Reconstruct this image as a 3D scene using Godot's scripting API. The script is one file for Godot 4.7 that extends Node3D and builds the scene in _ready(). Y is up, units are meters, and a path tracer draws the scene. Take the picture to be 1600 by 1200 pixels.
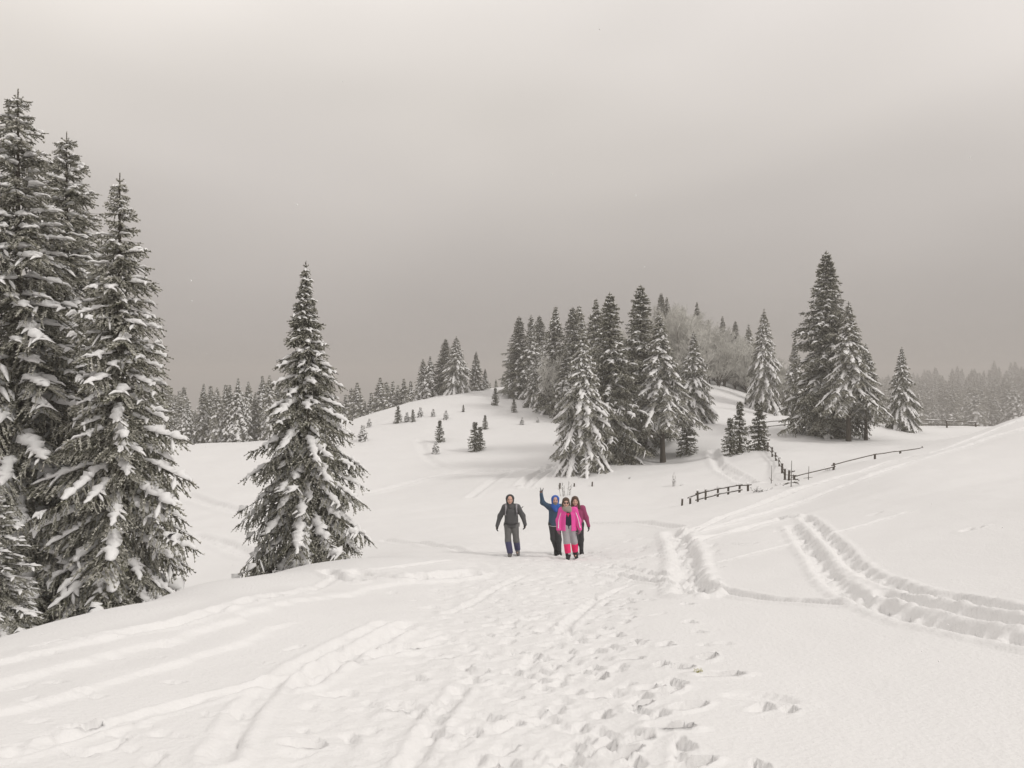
extends Node3D
# Winter hill: a trampled snow trail, four walkers, snow-laden spruces, pasture fences, overcast sky.

const EYE := 1.65          # eye height above the snow under the camera
const FOC := 1287.0        # focal length in photograph pixels (vertical field of view 50 degrees)

var rng := RandomNumberGenerator.new()

func _ready() -> void:
	rng.seed = 7
	make_camera_and_light()
	make_materials()
	make_terrain()
	make_tree_kinds()
	plant_trees()
	build_fences()
	build_people()
	small_things()


func make_camera_and_light() -> void:
	var cam := Camera3D.new()
	cam.name = "camera"
	cam.position = Vector3(0, EYE, 0)
	cam.fov = 50.0
	cam.near = 0.1
	cam.far = 1500.0
	add_child(cam)
	cam.current = true
	var env := Environment.new()
	env.background_mode = Environment.BG_SKY
	var sky := Sky.new()
	var pm := PanoramaSkyMaterial.new()
	pm.panorama = overcast_sky()
	sky.sky_material = pm
	env.sky = sky
	env.tonemap_mode = Environment.TONE_MAPPER_LINEAR
	env.tonemap_exposure = 1.0
	env.sdfgi_enabled = true
	env.ssao_enabled = true
	env.ssil_enabled = true
	env.fog_enabled = true
	env.fog_density = 0.0019
	env.fog_light_color = Color(0.94, 0.92, 0.90)
	var we := WorldEnvironment.new()
	we.name = "world_environment"
	we.environment = env
	add_child(we)
	var sun := DirectionalLight3D.new()
	sun.name = "overcast_sun"
	sun.light_energy = 0.44
	sun.light_color = Color(1.0, 0.985, 0.965)
	sun.light_angular_distance = 11.0
	sun.shadow_enabled = true
	sun.look_at_from_position(Vector3(26, 25, 14), Vector3.ZERO)
	add_child(sun)


# A closed cloud layer: three times as bright overhead as at the horizon (the usual overcast law), with very soft bands of cloud.
func overcast_sky() -> ImageTexture:
	var w := 512
	var h := 256
	var im := Image.create(w, h, false, Image.FORMAT_RGBF)
	var n := FastNoiseLite.new()
	n.seed = 5
	n.frequency = 0.9
	n.fractal_octaves = 3
	for j in h:
		var up := (0.5 - (j + 0.5) / h) * PI
		var s := sin(up)
		for i in w:
			var az := (i + 0.5) / w * TAU
			var d := Vector3(cos(az) * cos(up), s, sin(az) * cos(up))
			var c: float = minf(maxf(s, 0.0), 0.45)
			var k: float = 0.39 + 0.58 * c + 1.9 * c * c - 0.2 * maxf(s - 0.45, 0.0)
			k *= 0.95 + 0.17 * n.get_noise_3d(d.x * 1.3, d.y * 3.8, d.z * 1.3)
			var warm: float = 0.5 + 0.5 * n.get_noise_3d(d.x * 0.8 + 9.0, d.y * 1.5, d.z * 0.8)
			var low: float = 1.0 - clampf(s / 0.6, 0.0, 1.0)
			im.set_pixel(i, j, Color(k, k * (0.952 - 0.025 * low), k * (0.915 - 0.05 * low - 0.05 * (warm - 0.5))))
	return ImageTexture.create_from_image(im)


var M := {}

func mat(called: String, lin: Color, rough := 0.9, spec := 0.25) -> StandardMaterial3D:
	var m := StandardMaterial3D.new()
	m.resource_name = called
	m.albedo_color = lin.linear_to_srgb()
	m.roughness = rough
	m.metallic_specular = spec
	M[called] = m
	return m


func make_materials() -> void:
	var s := mat("snow", Color(0.755, 0.748, 0.742), 0.85, 0.2)
	var t := NoiseTexture2D.new()
	var n := FastNoiseLite.new()
	n.seed = 3
	n.frequency = 0.02
	n.fractal_octaves = 5
	n.fractal_gain = 0.6
	t.noise = n
	t.width = 1024
	t.height = 1024
	t.seamless = true
	s.heightmap_enabled = true
	s.heightmap_texture = t
	s.heightmap_scale = 0.8
	s.uv1_triplanar = true
	s.uv1_world_triplanar = true
	s.uv1_scale = Vector3(0.6, 0.6, 0.6)
	var c := mat("snow_clump", Color(0.82, 0.815, 0.81), 0.9, 0.2)
	c.vertex_color_use_as_albedo = true
	var f := mat("needles", Color(1, 1, 1), 0.8, 0.2)
	f.vertex_color_use_as_albedo = true
	var bk := mat("bark", Color(0.095, 0.082, 0.068), 0.95, 0.2)
	bk.heightmap_enabled = true
	bk.heightmap_texture = t
	bk.heightmap_scale = 3.0
	bk.uv1_triplanar = true
	bk.uv1_scale = Vector3(1.5, 0.5, 1.5)
	var wd := mat("old_wood", Color(0.10, 0.087, 0.073), 0.9, 0.2)
	wd.heightmap_enabled = true
	wd.heightmap_texture = t
	wd.heightmap_scale = 1.0
	wd.uv1_triplanar = true
	wd.uv1_scale = Vector3(2, 2, 2)


# ------------------------------------------------------------------ naming
var taken := {}

func numbered(called: String) -> String:
	var k: int = taken.get(called, 0)
	taken[called] = k + 1
	return called if k == 0 else "%s_%03d" % [called, k]


func thing(called: String, label: String, category: String, at := Vector3.ZERO, turn := 0.0, group := "") -> Node3D:
	var o := Node3D.new()
	o.name = numbered(called)
	add_child(o)
	o.position = at
	o.rotation.y = turn
	o.set_meta("label", label)
	o.set_meta("category", category)
	if group != "":
		o.set_meta("group", group)
	return o


func part(called: String, mesh: Mesh, m: Material, parent: Node) -> MeshInstance3D:
	var o := MeshInstance3D.new()
	var k := 0
	var full := called
	while parent.get_node_or_null(NodePath(full)) != null:
		k += 1
		full = "%s_%03d" % [called, k]
	o.name = full
	o.mesh = mesh
	o.material_override = m
	parent.add_child(o)
	return o


# ------------------------------------------------------------------ the ground
# The ground is a height field over (x, d): x to the right and d metres ahead of the camera, heights counted from the eye.
# It is drawn as one sheet whose cells grow with distance.
const PIV := 4.0            # the rows of the sheet fan out from here, behind the camera
const RATIO := 0.0044
const D0 := -2.2
const FINE := 520
const UMAX := 0.80
const SIDE := 24
const CO := 8

var rows := 0
var cols := 0
var RD := PackedFloat64Array()   # d of every row
var CU := PackedFloat64Array()   # u = x / (d + PIV) of every column
var H := PackedFloat64Array()
var tps_p := PackedVector2Array()
var tps_w := PackedFloat64Array()
var row_fine := 0


func px(x: float, y: float, d: float) -> Vector3:       # (x, height from the eye, d)
	return Vector3((x - 800.0) / FOC * d, -(y - 600.0) / FOC * d, d)


func survey() -> Array[Vector3]:
	var a: Array[Vector3] = []
	# spot heights, given as sighted from the eye point: bearing and dip in a 1600 x 1200 frame, then the distance
	for t in [
		# the trail slope in front
		[800, 1200, 5.05], [800, 1015, 9], [800, 956, 12], [800, 911, 16], [800, 872, 22.3],
		[400, 1200, 5.05], [1200, 1200, 5.05], [1600, 1195, 5.05], [400, 1012, 9], [1200, 1008, 9], [560, 928, 15], [1000, 908, 16],
		# its left edge
		[0, 1000, 11], [150, 960, 12.5], [320, 912, 15.5], [480, 886, 18.5], [590, 869, 20.5], [690, 868, 22.5],
		# the right hand slope
		[1600, 985, 8.5], [1600, 860, 14], [1600, 760, 22], [1600, 695, 32], [1400, 880, 15], [1400, 800, 22], [1400, 745, 30],
		[1200, 905, 15], [1200, 835, 22], [1250, 785, 31], [1060, 850, 22.5], [1000, 865, 22],
		[1600, 651, 42], [1440, 701, 39], [1300, 743, 36], [1200, 772, 33], [1075, 825, 28], [1800, 590, 46], [1850, 720, 25],
		# the hollow beyond the walkers
		[800, 842, 29], [960, 838, 29], [800, 800, 42], [900, 800, 38], [1000, 800, 37], [1065, 788, 40], [1130, 775, 39], [1195, 764, 39], [1240, 748, 41],
		[620, 862, 27], [600, 825, 37], [700, 835, 33], [650, 795, 45], [600, 772, 53], [700, 755, 53],
		# terrace of the middle spruces
		[800, 742, 54], [870, 731, 55], [915, 735, 51.5], [980, 724, 54.5], [1045, 723, 55.5], [1075, 705, 57], [1150, 710, 52], [1150, 742, 46], [1000, 760, 46],
		[950, 705, 60], [1100, 664, 65], [1000, 690, 61],
		# pasture by the right hand spruces
		[1330, 688, 57.5], [1300, 735, 42], [1430, 706, 46], [1400, 700, 52], [1190, 668, 65], [1290, 655, 69], [1400, 664, 72], [1515, 666, 74], [1500, 690, 60], [1600, 680, 64], [1700, 660, 70],
		[1400, 672, 88], [1550, 690, 95], [1700, 700, 95],
		# the left hand field
		[300, 880, 34], [400, 850, 37], [200, 860, 36], [0, 880, 36], [300, 780, 50], [450, 770, 52], [100, 780, 52],
		[290, 696, 74], [430, 691, 77], [100, 696, 74], [-200, 700, 74], [520, 676, 82], [290, 710, 94], [430, 705, 98], [0, 715, 95], [290, 760, 130], [0, 760, 130], [450, 745, 130], [600, 730, 135],
		# the sunny hillside and its brow
		[600, 720, 64], [700, 700, 68], [800, 690, 68], [680, 655, 80], [780, 650, 80], [870, 650, 80], [565, 654, 88], [620, 635, 93], [700, 616, 97], [760, 608, 99], [810, 607, 99],
		[640, 650, 118], [760, 640, 122], [760, 690, 150], [850, 635, 86], [860, 612, 98],
		# the wooded knoll
		[1040, 568, 112], [1110, 606, 92], [1120, 650, 75], [1250, 656, 86], [1180, 630, 89], [1150, 590, 118], [1230, 640, 112], [940, 588, 106], [930, 640, 84], [1000, 650, 78], [1000, 640, 150], [1200, 680, 150],
		# far slopes
		[1500, 715, 150], [1400, 705, 250], [1700, 700, 250], [1300, 720, 250], [1400, 655, 400], [1600, 645, 400], [1750, 640, 420], [1560, 600, 560], [1750, 592, 560], [1380, 625, 560], [600, 760, 190], [300, 780, 190], [0, 780, 190], [800, 740, 200], [400, 760, 300], [1000, 730, 330], [-300, 780, 300], [1200, 700, 260]]:
		a.append(px(t[0], t[1], t[2]))
	# close to and behind the camera
	for t in [[0, -1.65, 0], [-4, -1.75, 0], [4, -1.6, 0], [0, -1.3, -3], [-6, -1.5, -3], [7, -1.0, -3], [0, -2.1, 3], [8, -1.4, 3], [14, -0.3, 6], [25, 1.5, 12], [-5, -2.2, 4]]:
		a.append(Vector3(t[0], t[1], t[2]))
	# the bank that falls away beyond the left edge
	for t in [[-8.3, -4.4, 11.7], [-11.5, -5.6, 13.5], [-8.2, -4.9, 15.4], [-10.5, -5.9, 17], [-7.3, -5.0, 18.5], [-9.6, -6.2, 20.5], [-5.9, -5.2, 22.0], [-8, -6.4, 25], [-4.6, -5.3, 24.6], [-5.6, -6.2, 29], [-13, -6.0, 10], [-8, -3.5, 8], [-11, -4.6, 6], [-18, -7.0, 16], [-24, -8, 26]]:
		a.append(Vector3(t[0], t[1], t[2]))
	return a


func tps_fit(pts: Array[Vector3]) -> void:
	var n := pts.size()
	var m := n + 3
	var A: Array = []
	for p in pts:
		tps_p.append(Vector2(p.x, p.z) * 0.02)
	for i in n:
		var r := PackedFloat64Array()
		r.resize(m + 1)
		for j in n:
			var q := tps_p[i].distance_squared_to(tps_p[j])
			r[j] = q * log(q + 1e-12) if i != j else 0.00002
		r[n] = 1.0
		r[n + 1] = tps_p[i].x
		r[n + 2] = tps_p[i].y
		r[m] = pts[i].y
		A.append(r)
	for k in 3:
		var r := PackedFloat64Array()
		r.resize(m + 1)
		for j in n:
			r[j] = 1.0 if k == 0 else (tps_p[j].x if k == 1 else tps_p[j].y)
		A.append(r)
	for i in m:
		var best := i
		for r in range(i + 1, m):
			if absf(A[r][i]) > absf(A[best][i]):
				best = r
		var tmp: PackedFloat64Array = A[i]
		A[i] = A[best]
		A[best] = tmp
		var p: PackedFloat64Array = A[i]
		for r in range(i + 1, m):
			var row: PackedFloat64Array = A[r]
			var f := row[i] / p[i]
			if f != 0.0:
				for c in range(i, m + 1):
					row[c] -= f * p[c]
				A[r] = row
	tps_w.resize(m)
	for i in range(m - 1, -1, -1):
		var row: PackedFloat64Array = A[i]
		var s := row[m]
		for c in range(i + 1, m):
			s -= row[c] * tps_w[c]
		tps_w[i] = s / row[i]


func tps_at(x: float, d: float) -> float:
	var p := Vector2(x, d) * 0.02
	var n := tps_p.size()
	var s := tps_w[n] + tps_w[n + 1] * p.x + tps_w[n + 2] * p.y
	for j in n:
		var q := p.distance_squared_to(tps_p[j])
		s += tps_w[j] * q * log(q + 1e-12)
	return s


func cubic(a: float, b: float, c: float, d: float, t: float) -> float:
	return b + 0.5 * t * (c - a + t * (2.0 * a - 5.0 * b + 4.0 * c - d + t * (3.0 * (b - c) + d - a)))


func make_terrain() -> void:
	tps_fit(survey())
	# rows: fine to 120 m, then growing faster out to the horizon
	var d := D0
	while d < 118.0:
		RD.append(d)
		d = (d + PIV) * (1.0 + RATIO) - PIV
	row_fine = RD.size()
	while d < 900.0:
		RD.append(d)
		d = (d + PIV) * 1.02 - PIV
	while (RD.size() - 1) % CO != 0:
		RD.append(d)
		d = (d + PIV) * 1.02 - PIV
	rows = RD.size()
	# columns: fine in the middle, coarse at the sides
	var us: Array[float] = []
	var du := 2.0 * UMAX / FINE
	var u := UMAX
	var step := du
	var outer: Array[float] = []
	for k in SIDE:
		step *= 1.22
		u += step
		outer.append(u)
	for k in range(SIDE - 1, -1, -1):
		us.append(-outer[k])
	for k in FINE + 1:
		us.append(-UMAX + k * du)
	for k in SIDE:
		us.append(outer[k])
	while (us.size() - 1) % CO != 0:
		step *= 1.22
		us.append(us[us.size() - 1] + step)
	cols = us.size()
	CU = PackedFloat64Array(us)
	base_heights()
	snow_detail()
	commit_ground()


func base_heights() -> void:
	var cr := (rows - 1) / CO + 1
	var cc := (cols - 1) / CO + 1
	var G := PackedFloat64Array()
	G.resize(cr * cc)
	for r in cr:
		var dd := RD[r * CO]
		for c in cc:
			var x := CU[c * CO] * (dd + PIV)
			# far out the land settles to a wooded level, so that it goes on plausibly in every direction
			var far := smoothstep(340.0, 620.0, Vector2(x, dd).length() - 330.0 * smoothstep(0.30, 0.42, x / maxf(dd, 1.0)))
			G[r * cc + c] = lerpf(clampf(tps_at(x, dd), -60.0, 40.0), -80.0, far)
	# rows first, then columns
	var T := PackedFloat64Array()
	T.resize(rows * cc)
	for r in rows:
		var b := mini(r / CO, cr - 2)
		var t := float(r - b * CO) / CO
		var a := maxi(b - 1, 0) * cc
		var e := mini(b + 2, cr - 1) * cc
		for c in cc:
			T[r * cc + c] = cubic(G[a + c], G[b * cc + c], G[(b + 1) * cc + c], G[e + c], t)
	H.resize(rows * cols)
	for r in rows:
		for c in cols:
			var b := mini(c / CO, cc - 2)
			var t := float(c - b * CO) / CO
			var o := r * cc
			H[r * cols + c] = cubic(T[o + maxi(b - 1, 0)], T[o + b], T[o + b + 1], T[o + mini(b + 2, cc - 1)], t)


func row_of(d: float) -> float:
	return log((d + PIV) / (D0 + PIV)) / log(1.0 + RATIO)


func col_of(x: float, d: float) -> float:
	return (x / (d + PIV) + UMAX) / (2.0 * UMAX) * FINE + SIDE


func ground(x: float, d: float) -> float:
	var r := row_of(d)
	if r > row_fine - 1:
		r = row_fine - 1 + log((d + PIV) / (RD[row_fine - 1] + PIV)) / log(1.02)
	var c := clampf(col_of(x, d), 0.0, cols - 1.001)
	r = clampf(r, 0.0, rows - 1.001)
	var r0 := int(r)
	var c0 := int(c)
	var k := r0 * cols + c0
	return lerpf(lerpf(H[k], H[k + 1], c - c0), lerpf(H[k + cols], H[k + cols + 1], c - c0), r - r0)


func sight(x: float, y: float, from := 4.0) -> Vector3:     # where the line of sight through a bearing and dip meets the snow
	var d := from
	while d < 400.0:
		var p := px(x, y, d)
		if p.y < ground(p.x, d):
			return p
		d *= 1.006
	return px(x, y, 400.0)


func spot(x: float, d: float) -> Vector3:     # world point on the snow
	return Vector3(x, ground(x, d) + EYE, -d)


func at_world(p: Vector3) -> Vector3:
	return Vector3(p.x, p.y + EYE, -p.z)


# ---- marks in the snow
func line_marks(pts: Array, reach: float, shape: Callable) -> void:
	# presses a mark along a line through the given (x, d) points; shape(distance sideways, along) gives the change of height
	var near := {}
	var run := 0.0
	for i in pts.size() - 1:
		var a: Vector2 = pts[i]
		var b: Vector2 = pts[i + 1]
		var ab := b - a
		var L := ab.length()
		var dir := ab / L
		var nrm := Vector2(dir.y, -dir.x)
		var r0 := maxi(int(row_of(minf(a.y, b.y) - reach)), 0)
		var r1 := mini(int(row_of(maxf(a.y, b.y) + reach)) + 1, row_fine - 1)
		for r in range(r0, r1 + 1):
			var dd := RD[r]
			# columns close to the segment on this row
			var t0 := 0.0
			var t1 := 1.0
			if absf(ab.y) > 1e-6:
				var ta := (dd - reach - a.y) / ab.y
				var tb := (dd + reach - a.y) / ab.y
				t0 = clampf(minf(ta, tb), 0, 1)
				t1 = clampf(maxf(ta, tb), 0, 1)
			var xa := a.x + ab.x * t0
			var xb := a.x + ab.x * t1
			var c0 := maxi(int(col_of(minf(xa, xb) - reach, dd)), 0)
			var c1 := mini(int(col_of(maxf(xa, xb) + reach, dd)) + 1, cols - 1)
			for c in range(c0, c1 + 1):
				var p := Vector2(CU[c] * (dd + PIV), dd)
				var s := clampf((p - a).dot(dir), 0.0, L)
				var off := p - a - dir * s
				var q := off.length()
				if q < reach:
					var k := r * cols + c
					if not near.has(k) or near[k].x > q:
						near[k] = Vector3(q, q if off.dot(nrm) > 0.0 else -q, run + s)
		run += L
	for k in near:
		H[k] += shape.call(near[k].y, near[k].z)


func smooth_line(pts: Array, steps := 8) -> Array:
	var out := []
	for i in pts.size() - 1:
		var p0: Vector2 = pts[maxi(i - 1, 0)]
		var p1: Vector2 = pts[i]
		var p2: Vector2 = pts[i + 1]
		var p3: Vector2 = pts[mini(i + 2, pts.size() - 1)]
		for k in steps:
			var t := float(k) / steps
			out.append(p1.cubic_interpolate(p2, p0, p3, t))
	out.append(pts[pts.size() - 1])
	return out


func sighted_line(pixels: Array, from := 4.0) -> Array:
	var out := []
	for t in pixels:
		var p := sight(t[0], t[1], from)
		out.append(Vector2(p.x, p.z))
	return smooth_line(out)


func footprint(x: float, d: float, turn: float, length: float, width: float, depth: float, rough := 0.25) -> void:
	var reach := length * 0.95
	var r0 := maxi(int(row_of(d - reach)), 0)
	var r1 := mini(int(row_of(d + reach)) + 1, row_fine - 1)
	var ca := cos(turn)
	var sa := sin(turn)
	var wob := rng.randf() * TAU
	for r in range(r0, r1 + 1):
		var dd := RD[r] - d
		var c0 := maxi(int(col_of(x - reach, RD[r])), 0)
		var c1 := mini(int(col_of(x + reach, RD[r])) + 1, cols - 1)
		for c in range(c0, c1 + 1):
			var xx := CU[c] * (RD[r] + PIV) - x
			var a := (xx * ca + dd * sa) / (length * 0.5)
			var b := (-xx * sa + dd * ca) / (width * 0.5)
			b *= 1.0 + 0.3 * a
			var q := sqrt(a * a + b * b) + rough * 0.35 * sin(3.0 * atan2(b, a) + wob)
			var f := 0.0
			if q < 1.25:
				f = -depth * (1.0 - smoothstep(0.78, 1.05, q)) * (1.0 + 0.3 * a)
			if q > 0.9 and q < 1.8:
				f += depth * 0.16 * sin((q - 0.9) / 0.9 * PI)
			H[r * cols + c] += f


var detail := FastNoiseLite.new()
var detail2 := FastNoiseLite.new()

func snow_detail() -> void:
	detail.seed = 21
	detail.frequency = 1.0
	detail.fractal_octaves = 3
	detail2.seed = 44
	detail2.frequency = 1.0
	detail2.fractal_octaves = 2
	# the trampled way from the camera to the walkers: given by its middle and half width
	var way := PackedVector2Array()
	for r in rows:
		var dd := RD[r]
		var mid := lerpf(-0.35, 0.9, smoothstep(3.0, 24.0, dd))
		way.append(Vector2(mid, lerpf(1.15, 1.9, smoothstep(4.0, 20.0, dd))))
	for r in row_fine:
		var dd := RD[r]
		var fade := 1.0 - smoothstep(24.0, 36.0, dd)
		for c in cols:
			var x := CU[c] * (dd + PIV)
			var k := r * cols + c
			# drifts
			var h := 0.05 * detail2.get_noise_2d(x * 0.18, dd * 0.25) * smoothstep(2.0, 30.0, dd) * 2.0
			h += 0.012 * detail.get_noise_2d(x * 0.9, dd * 0.6)
			if fade > 0.0:
				var t := absf(x - way[r].x + 0.35 * detail2.get_noise_2d(dd * 0.35, 3.0)) / way[r].y
				var on := (1.0 - smoothstep(0.7, 1.35, t)) * fade
				if on > 0.0:
					h -= 0.05 * on
					var lump := detail.get_noise_2d(x * 3.1, dd * 2.4)
					var fine := detail2.get_noise_2d(x * 9.0 + 40.0, dd * 8.0)
					h += on * (0.03 * lump * absf(lump) * 2.0 + 0.010 * fine)
			H[k] += h
	tracks()


func groove(w: float, depth: float, bank := 0.35, rough := 0.3) -> Callable:
	var seed_at := rng.randf() * 100.0
	return func(q: float, s: float) -> float:
		var n := detail.get_noise_2d(s * 2.2 + seed_at, q * 3.0)
		var a := absf(q + 0.12 * w * n) / w
		var f := -depth * (1.0 - smoothstep(0.45, 1.0, a)) * (1.0 + rough * n * 1.5)
		if a > 0.8 and a < 2.0:
			f += depth * bank * sin((a - 0.8) / 1.2 * PI) * (1.0 + rough * 0.9 * detail2.get_noise_2d(s * 2.5 + seed_at, q * 3.0))
		return f


func step_edge(w: float, high: float) -> Callable:      # a bank that stands on one side of the line and runs out softly
	var seed_at := rng.randf() * 100.0
	return func(q: float, s: float) -> float:
		var n := detail.get_noise_2d(s * 1.1 + seed_at, 0.0)
		var a := -q / w + 0.2 * n
		if a < -0.14:
			return 0.0
		return high * (1.0 + 0.5 * n) * smoothstep(-0.14, 0.02, a) * (1.0 - smoothstep(0.05, 1.0, a))


func tracks() -> void:
	# two runner tracks that follow the right hand slope down to the way
	line_marks(sighted_line([[1062, 838], [1150, 816], [1236, 791], [1372, 740], [1477, 708], [1596, 671], [1680, 648]], 12.0), 0.8, groove(0.20, 0.14, 0.3, 0.6))
	line_marks(sighted_line([[1075, 828], [1150, 802], [1246, 767], [1320, 744], [1390, 722], [1484, 700], [1600, 655], [1680, 630]], 12.0), 0.8, groove(0.18, 0.12, 0.3, 0.6))
	line_marks(sighted_line([[1090, 845], [1180, 822], [1236, 808]], 12.0), 0.8, groove(0.24, 0.10))
	# the ragged trench that leaves the way
	line_marks(sighted_line([[1052, 832], [1070, 868], [1074, 900], [1086, 932]]), 1.3, groove(0.30, 0.12, 0.5, 1.0))
	line_marks(sighted_line([[1096, 922], [1180, 934], [1260, 941], [1340, 946]]), 0.8, groove(0.17, 0.10, 0.3))
	line_marks(sighted_line([[962, 898], [1010, 908], [1062, 924]]), 0.6, groove(0.13, 0.08, 0.4))
	line_marks(sighted_line([[966, 886], [1010, 895], [1056, 908]]), 0.6, groove(0.10, 0.06, 0.4))
	# the deep double track on the right
	line_marks(sighted_line([[1238, 822], [1272, 868], [1312, 915], [1375, 950], [1470, 978], [1600, 1004], [1700, 1018]]), 1.2, groove(0.19, 0.085, 0.35, 1.1))
	line_marks(sighted_line([[1256, 808], [1310, 856], [1356, 898], [1420, 922], [1500, 938], [1600, 956], [1700, 970]]), 1.2, groove(0.17, 0.08, 0.35, 1.1))
	line_marks(sighted_line([[1380, 930], [1470, 950], [1600, 980]]), 0.9, groove(0.17, 0.09, 0.4, 1.0))
	line_marks(sighted_line([[1240, 808], [1200, 812], [1120, 826], [1066, 842]], 12.0), 0.8, groove(0.2, 0.10))
	# old ski tracks and wind banks on the left side of the way
	line_marks(sighted_line([[-60, 1085], [150, 1032], [330, 984], [560, 926], [740, 900]]), 1.6, step_edge(1.0, 0.05))
	line_marks(sighted_line([[-60, 1052], [150, 1003], [330, 960], [480, 925]]), 1.6, step_edge(0.8, 0.05))
	line_marks(sighted_line([[-60, 1135], [100, 1090], [300, 1030], [430, 985]]), 1.4, step_edge(0.7, 0.04))
	line_marks(sighted_line([[340, 1190], [400, 1096], [490, 1028], [600, 975]]), 0.9, groove(0.10, 0.03, 0.6, 1.0))
	line_marks(sighted_line([[470, 1075], [540, 1030], [640, 978]]), 0.9, groove(0.12, 0.05, 0.6, 1.0))
	line_marks(sighted_line([[640, 1205], [680, 1130], [720, 1080]]), 0.9, groove(0.08, 0.03, 0.6, 1.0))
	line_marks(sighted_line([[560, 897], [640, 903], [735, 900]]), 0.9, groove(0.22, 0.11, 0.4, 0.9))
	line_marks(sighted_line([[510, 893], [530, 904], [556, 910]]), 0.7, groove(0.16, 0.09, 0.4, 0.9))
	# faint old tracks that cross the slope
	for t in [[[20, 1180], [260, 1110], [520, 1050], [700, 1000]], [[60, 1010], [300, 965], [520, 905]], [[1120, 880], [1200, 860], [1300, 835], [1420, 800]], [[1010, 870], [1080, 858], [1180, 850], [1260, 846]], [[700, 960], [760, 930], [820, 900]], [[880, 985], [930, 940], [985, 915]], [[560, 890], [640, 885], [760, 878]]]:
		line_marks(sighted_line(t), 0.6, groove(0.09, 0.03, 0.6, 1.0))
	# tracks in the hollow and on the hillside
	line_marks(sighted_line([[575, 772], [640, 756], [730, 738], [800, 736], [872, 729]], 30.0), 2.0, groove(0.40, 0.20, 0.5))
	line_marks(sighted_line([[812, 760], [836, 742], [866, 728]], 30.0), 1.6, groove(0.30, 0.22, 0.4))
	line_marks(sighted_line([[822, 763], [850, 742], [880, 727]], 30.0), 1.6, groove(0.30, 0.18, 0.4))
	line_marks(sighted_line([[735, 778], [770, 752], [800, 738]], 30.0), 1.4, groove(0.30, 0.10, 0.4))
	line_marks(sighted_line([[920, 818], [1000, 816], [1060, 824]], 24.0), 1.2, groove(0.22, 0.10, 0.3))
	line_marks(sighted_line([[600, 845], [660, 848], [720, 862]], 22.0), 1.2, groove(0.2, 0.07, 0.3))
	line_marks(sighted_line([[1114, 705], [1124, 730], [1150, 747], [1178, 756]], 30.0), 1.6, groove(0.30, 0.17, 0.4))
	line_marks(sighted_line([[1132, 728], [1150, 738], [1176, 752]], 30.0), 1.4, groove(0.22, 0.13, 0.4))
	line_marks(sighted_line([[300, 838], [350, 850], [400, 868]], 26.0), 1.6, groove(0.5, 0.14, 0.4))
	line_marks(sighted_line([[290, 772], [340, 790], [400, 806]], 26.0), 1.6, groove(0.5, 0.14, 0.4))
	line_marks(sighted_line([[655, 690], [668, 715], [690, 730]], 40.0), 1.6, groove(0.4, 0.10, 0.4))
	# deep single footprints on the right
	for t in [[1106, 1027, 1.1, 0.30, 0.09], [1066, 1044, 0.3, 0.24, 0.08], [1036, 1040, 1.3, 0.28, 0.07], [1128, 1055, 0.0, 0.42, 0.08], [1047, 1080, 0.6, 0.28, 0.08], [998, 1103, 0.5, 0.25, 0.07], [1078, 1105, 0.6, 0.33, 0.08],
			[1050, 1136, -0.2, 0.33, 0.10], [1004, 1155, 0.8, 0.22, 0.08], [1016, 1075, 0.1, 0.24, 0.05], [1234, 1110, 1.2, 0.2, 0.045], [1190, 1092, -0.5, 0.6, 0.02], [990, 1030, 0.1, 0.22, 0.05], [1085, 1196, 0.5, 0.30, 0.09],
			[936, 1060, 1.2, 0.30, 0.07], [945, 1090, 0.0, 0.24, 0.05], [975, 1178, 0.8, 0.3, 0.09], [1042, 1010, 0.3, 0.2, 0.05], [1220, 830, 0.1, 0.3, 0.05], [1519, 828, 0.2, 0.5, 0.06], [1366, 804, 0.1, 0.4, 0.05],
			[620, 1110, 0.4, 0.2, 0.05], [640, 1010, 0.3, 0.28, 0.06], [130, 1134, 0.5, 0.25, 0.06], [475, 1165, 0.1, 0.3, 0.05], [690, 1030, 0.2, 0.22, 0.05], [655, 905, 0.1, 0.4, 0.07]]:
		var p := sight(t[0], t[1])
		footprint(p.x, p.z, t[2], t[3], t[3] * 0.48, t[4] * 1.6)
	# many small prints on the trampled way
	for i in 480:
		var dd := 4.2 + 19.5 * pow(rng.randf(), 1.25)
		var mid := lerpf(-0.35, 0.9, smoothstep(3.0, 24.0, dd))
		var side := rng.randfn(0.25, 0.62)
		var x := mid + side * lerpf(1.1, 1.8, smoothstep(4.0, 20.0, dd))
		footprint(x, dd, PI / 2 + rng.randfn(0.0, 0.5), rng.randf_range(0.2, 0.34), rng.randf_range(0.10, 0.15), rng.randf_range(0.018, 0.042) + 0.035 * smoothstep(0.2, 1.2, side) * rng.randf(), 0.6)
	# trodden hollows round the walkers' feet
	for t in [[798, 869], [866, 866], [887, 873], [903, 866]]:
		var q := sight(t[0], t[1], 15.0)
		for k in 9:
			footprint(q.x + rng.randfn(0.0, 0.22), q.z + rng.randfn(-0.05, 0.30), PI / 2 + rng.randfn(0.0, 0.4), 0.36, 0.18, 0.035, 0.4)
	# prints beside the left tracks
	for i in 40:
		var p := sight(rng.randf_range(20, 620), rng.randf_range(1010, 1195))
		footprint(p.x, p.z, rng.randf() * 3.0, rng.randf_range(0.12, 0.3), rng.randf_range(0.08, 0.13), rng.randf_range(0.01, 0.035), 0.7)
	# trodden snow round the junction of the paths
	for i in 90:
		var p := sight(rng.randf_range(950, 1120), rng.randf_range(835, 930))
		footprint(p.x, p.z, rng.randf() * 3.0, rng.randf_range(0.2, 0.4), rng.randf_range(0.12, 0.2), rng.randf_range(0.02, 0.06), 0.7)


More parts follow.
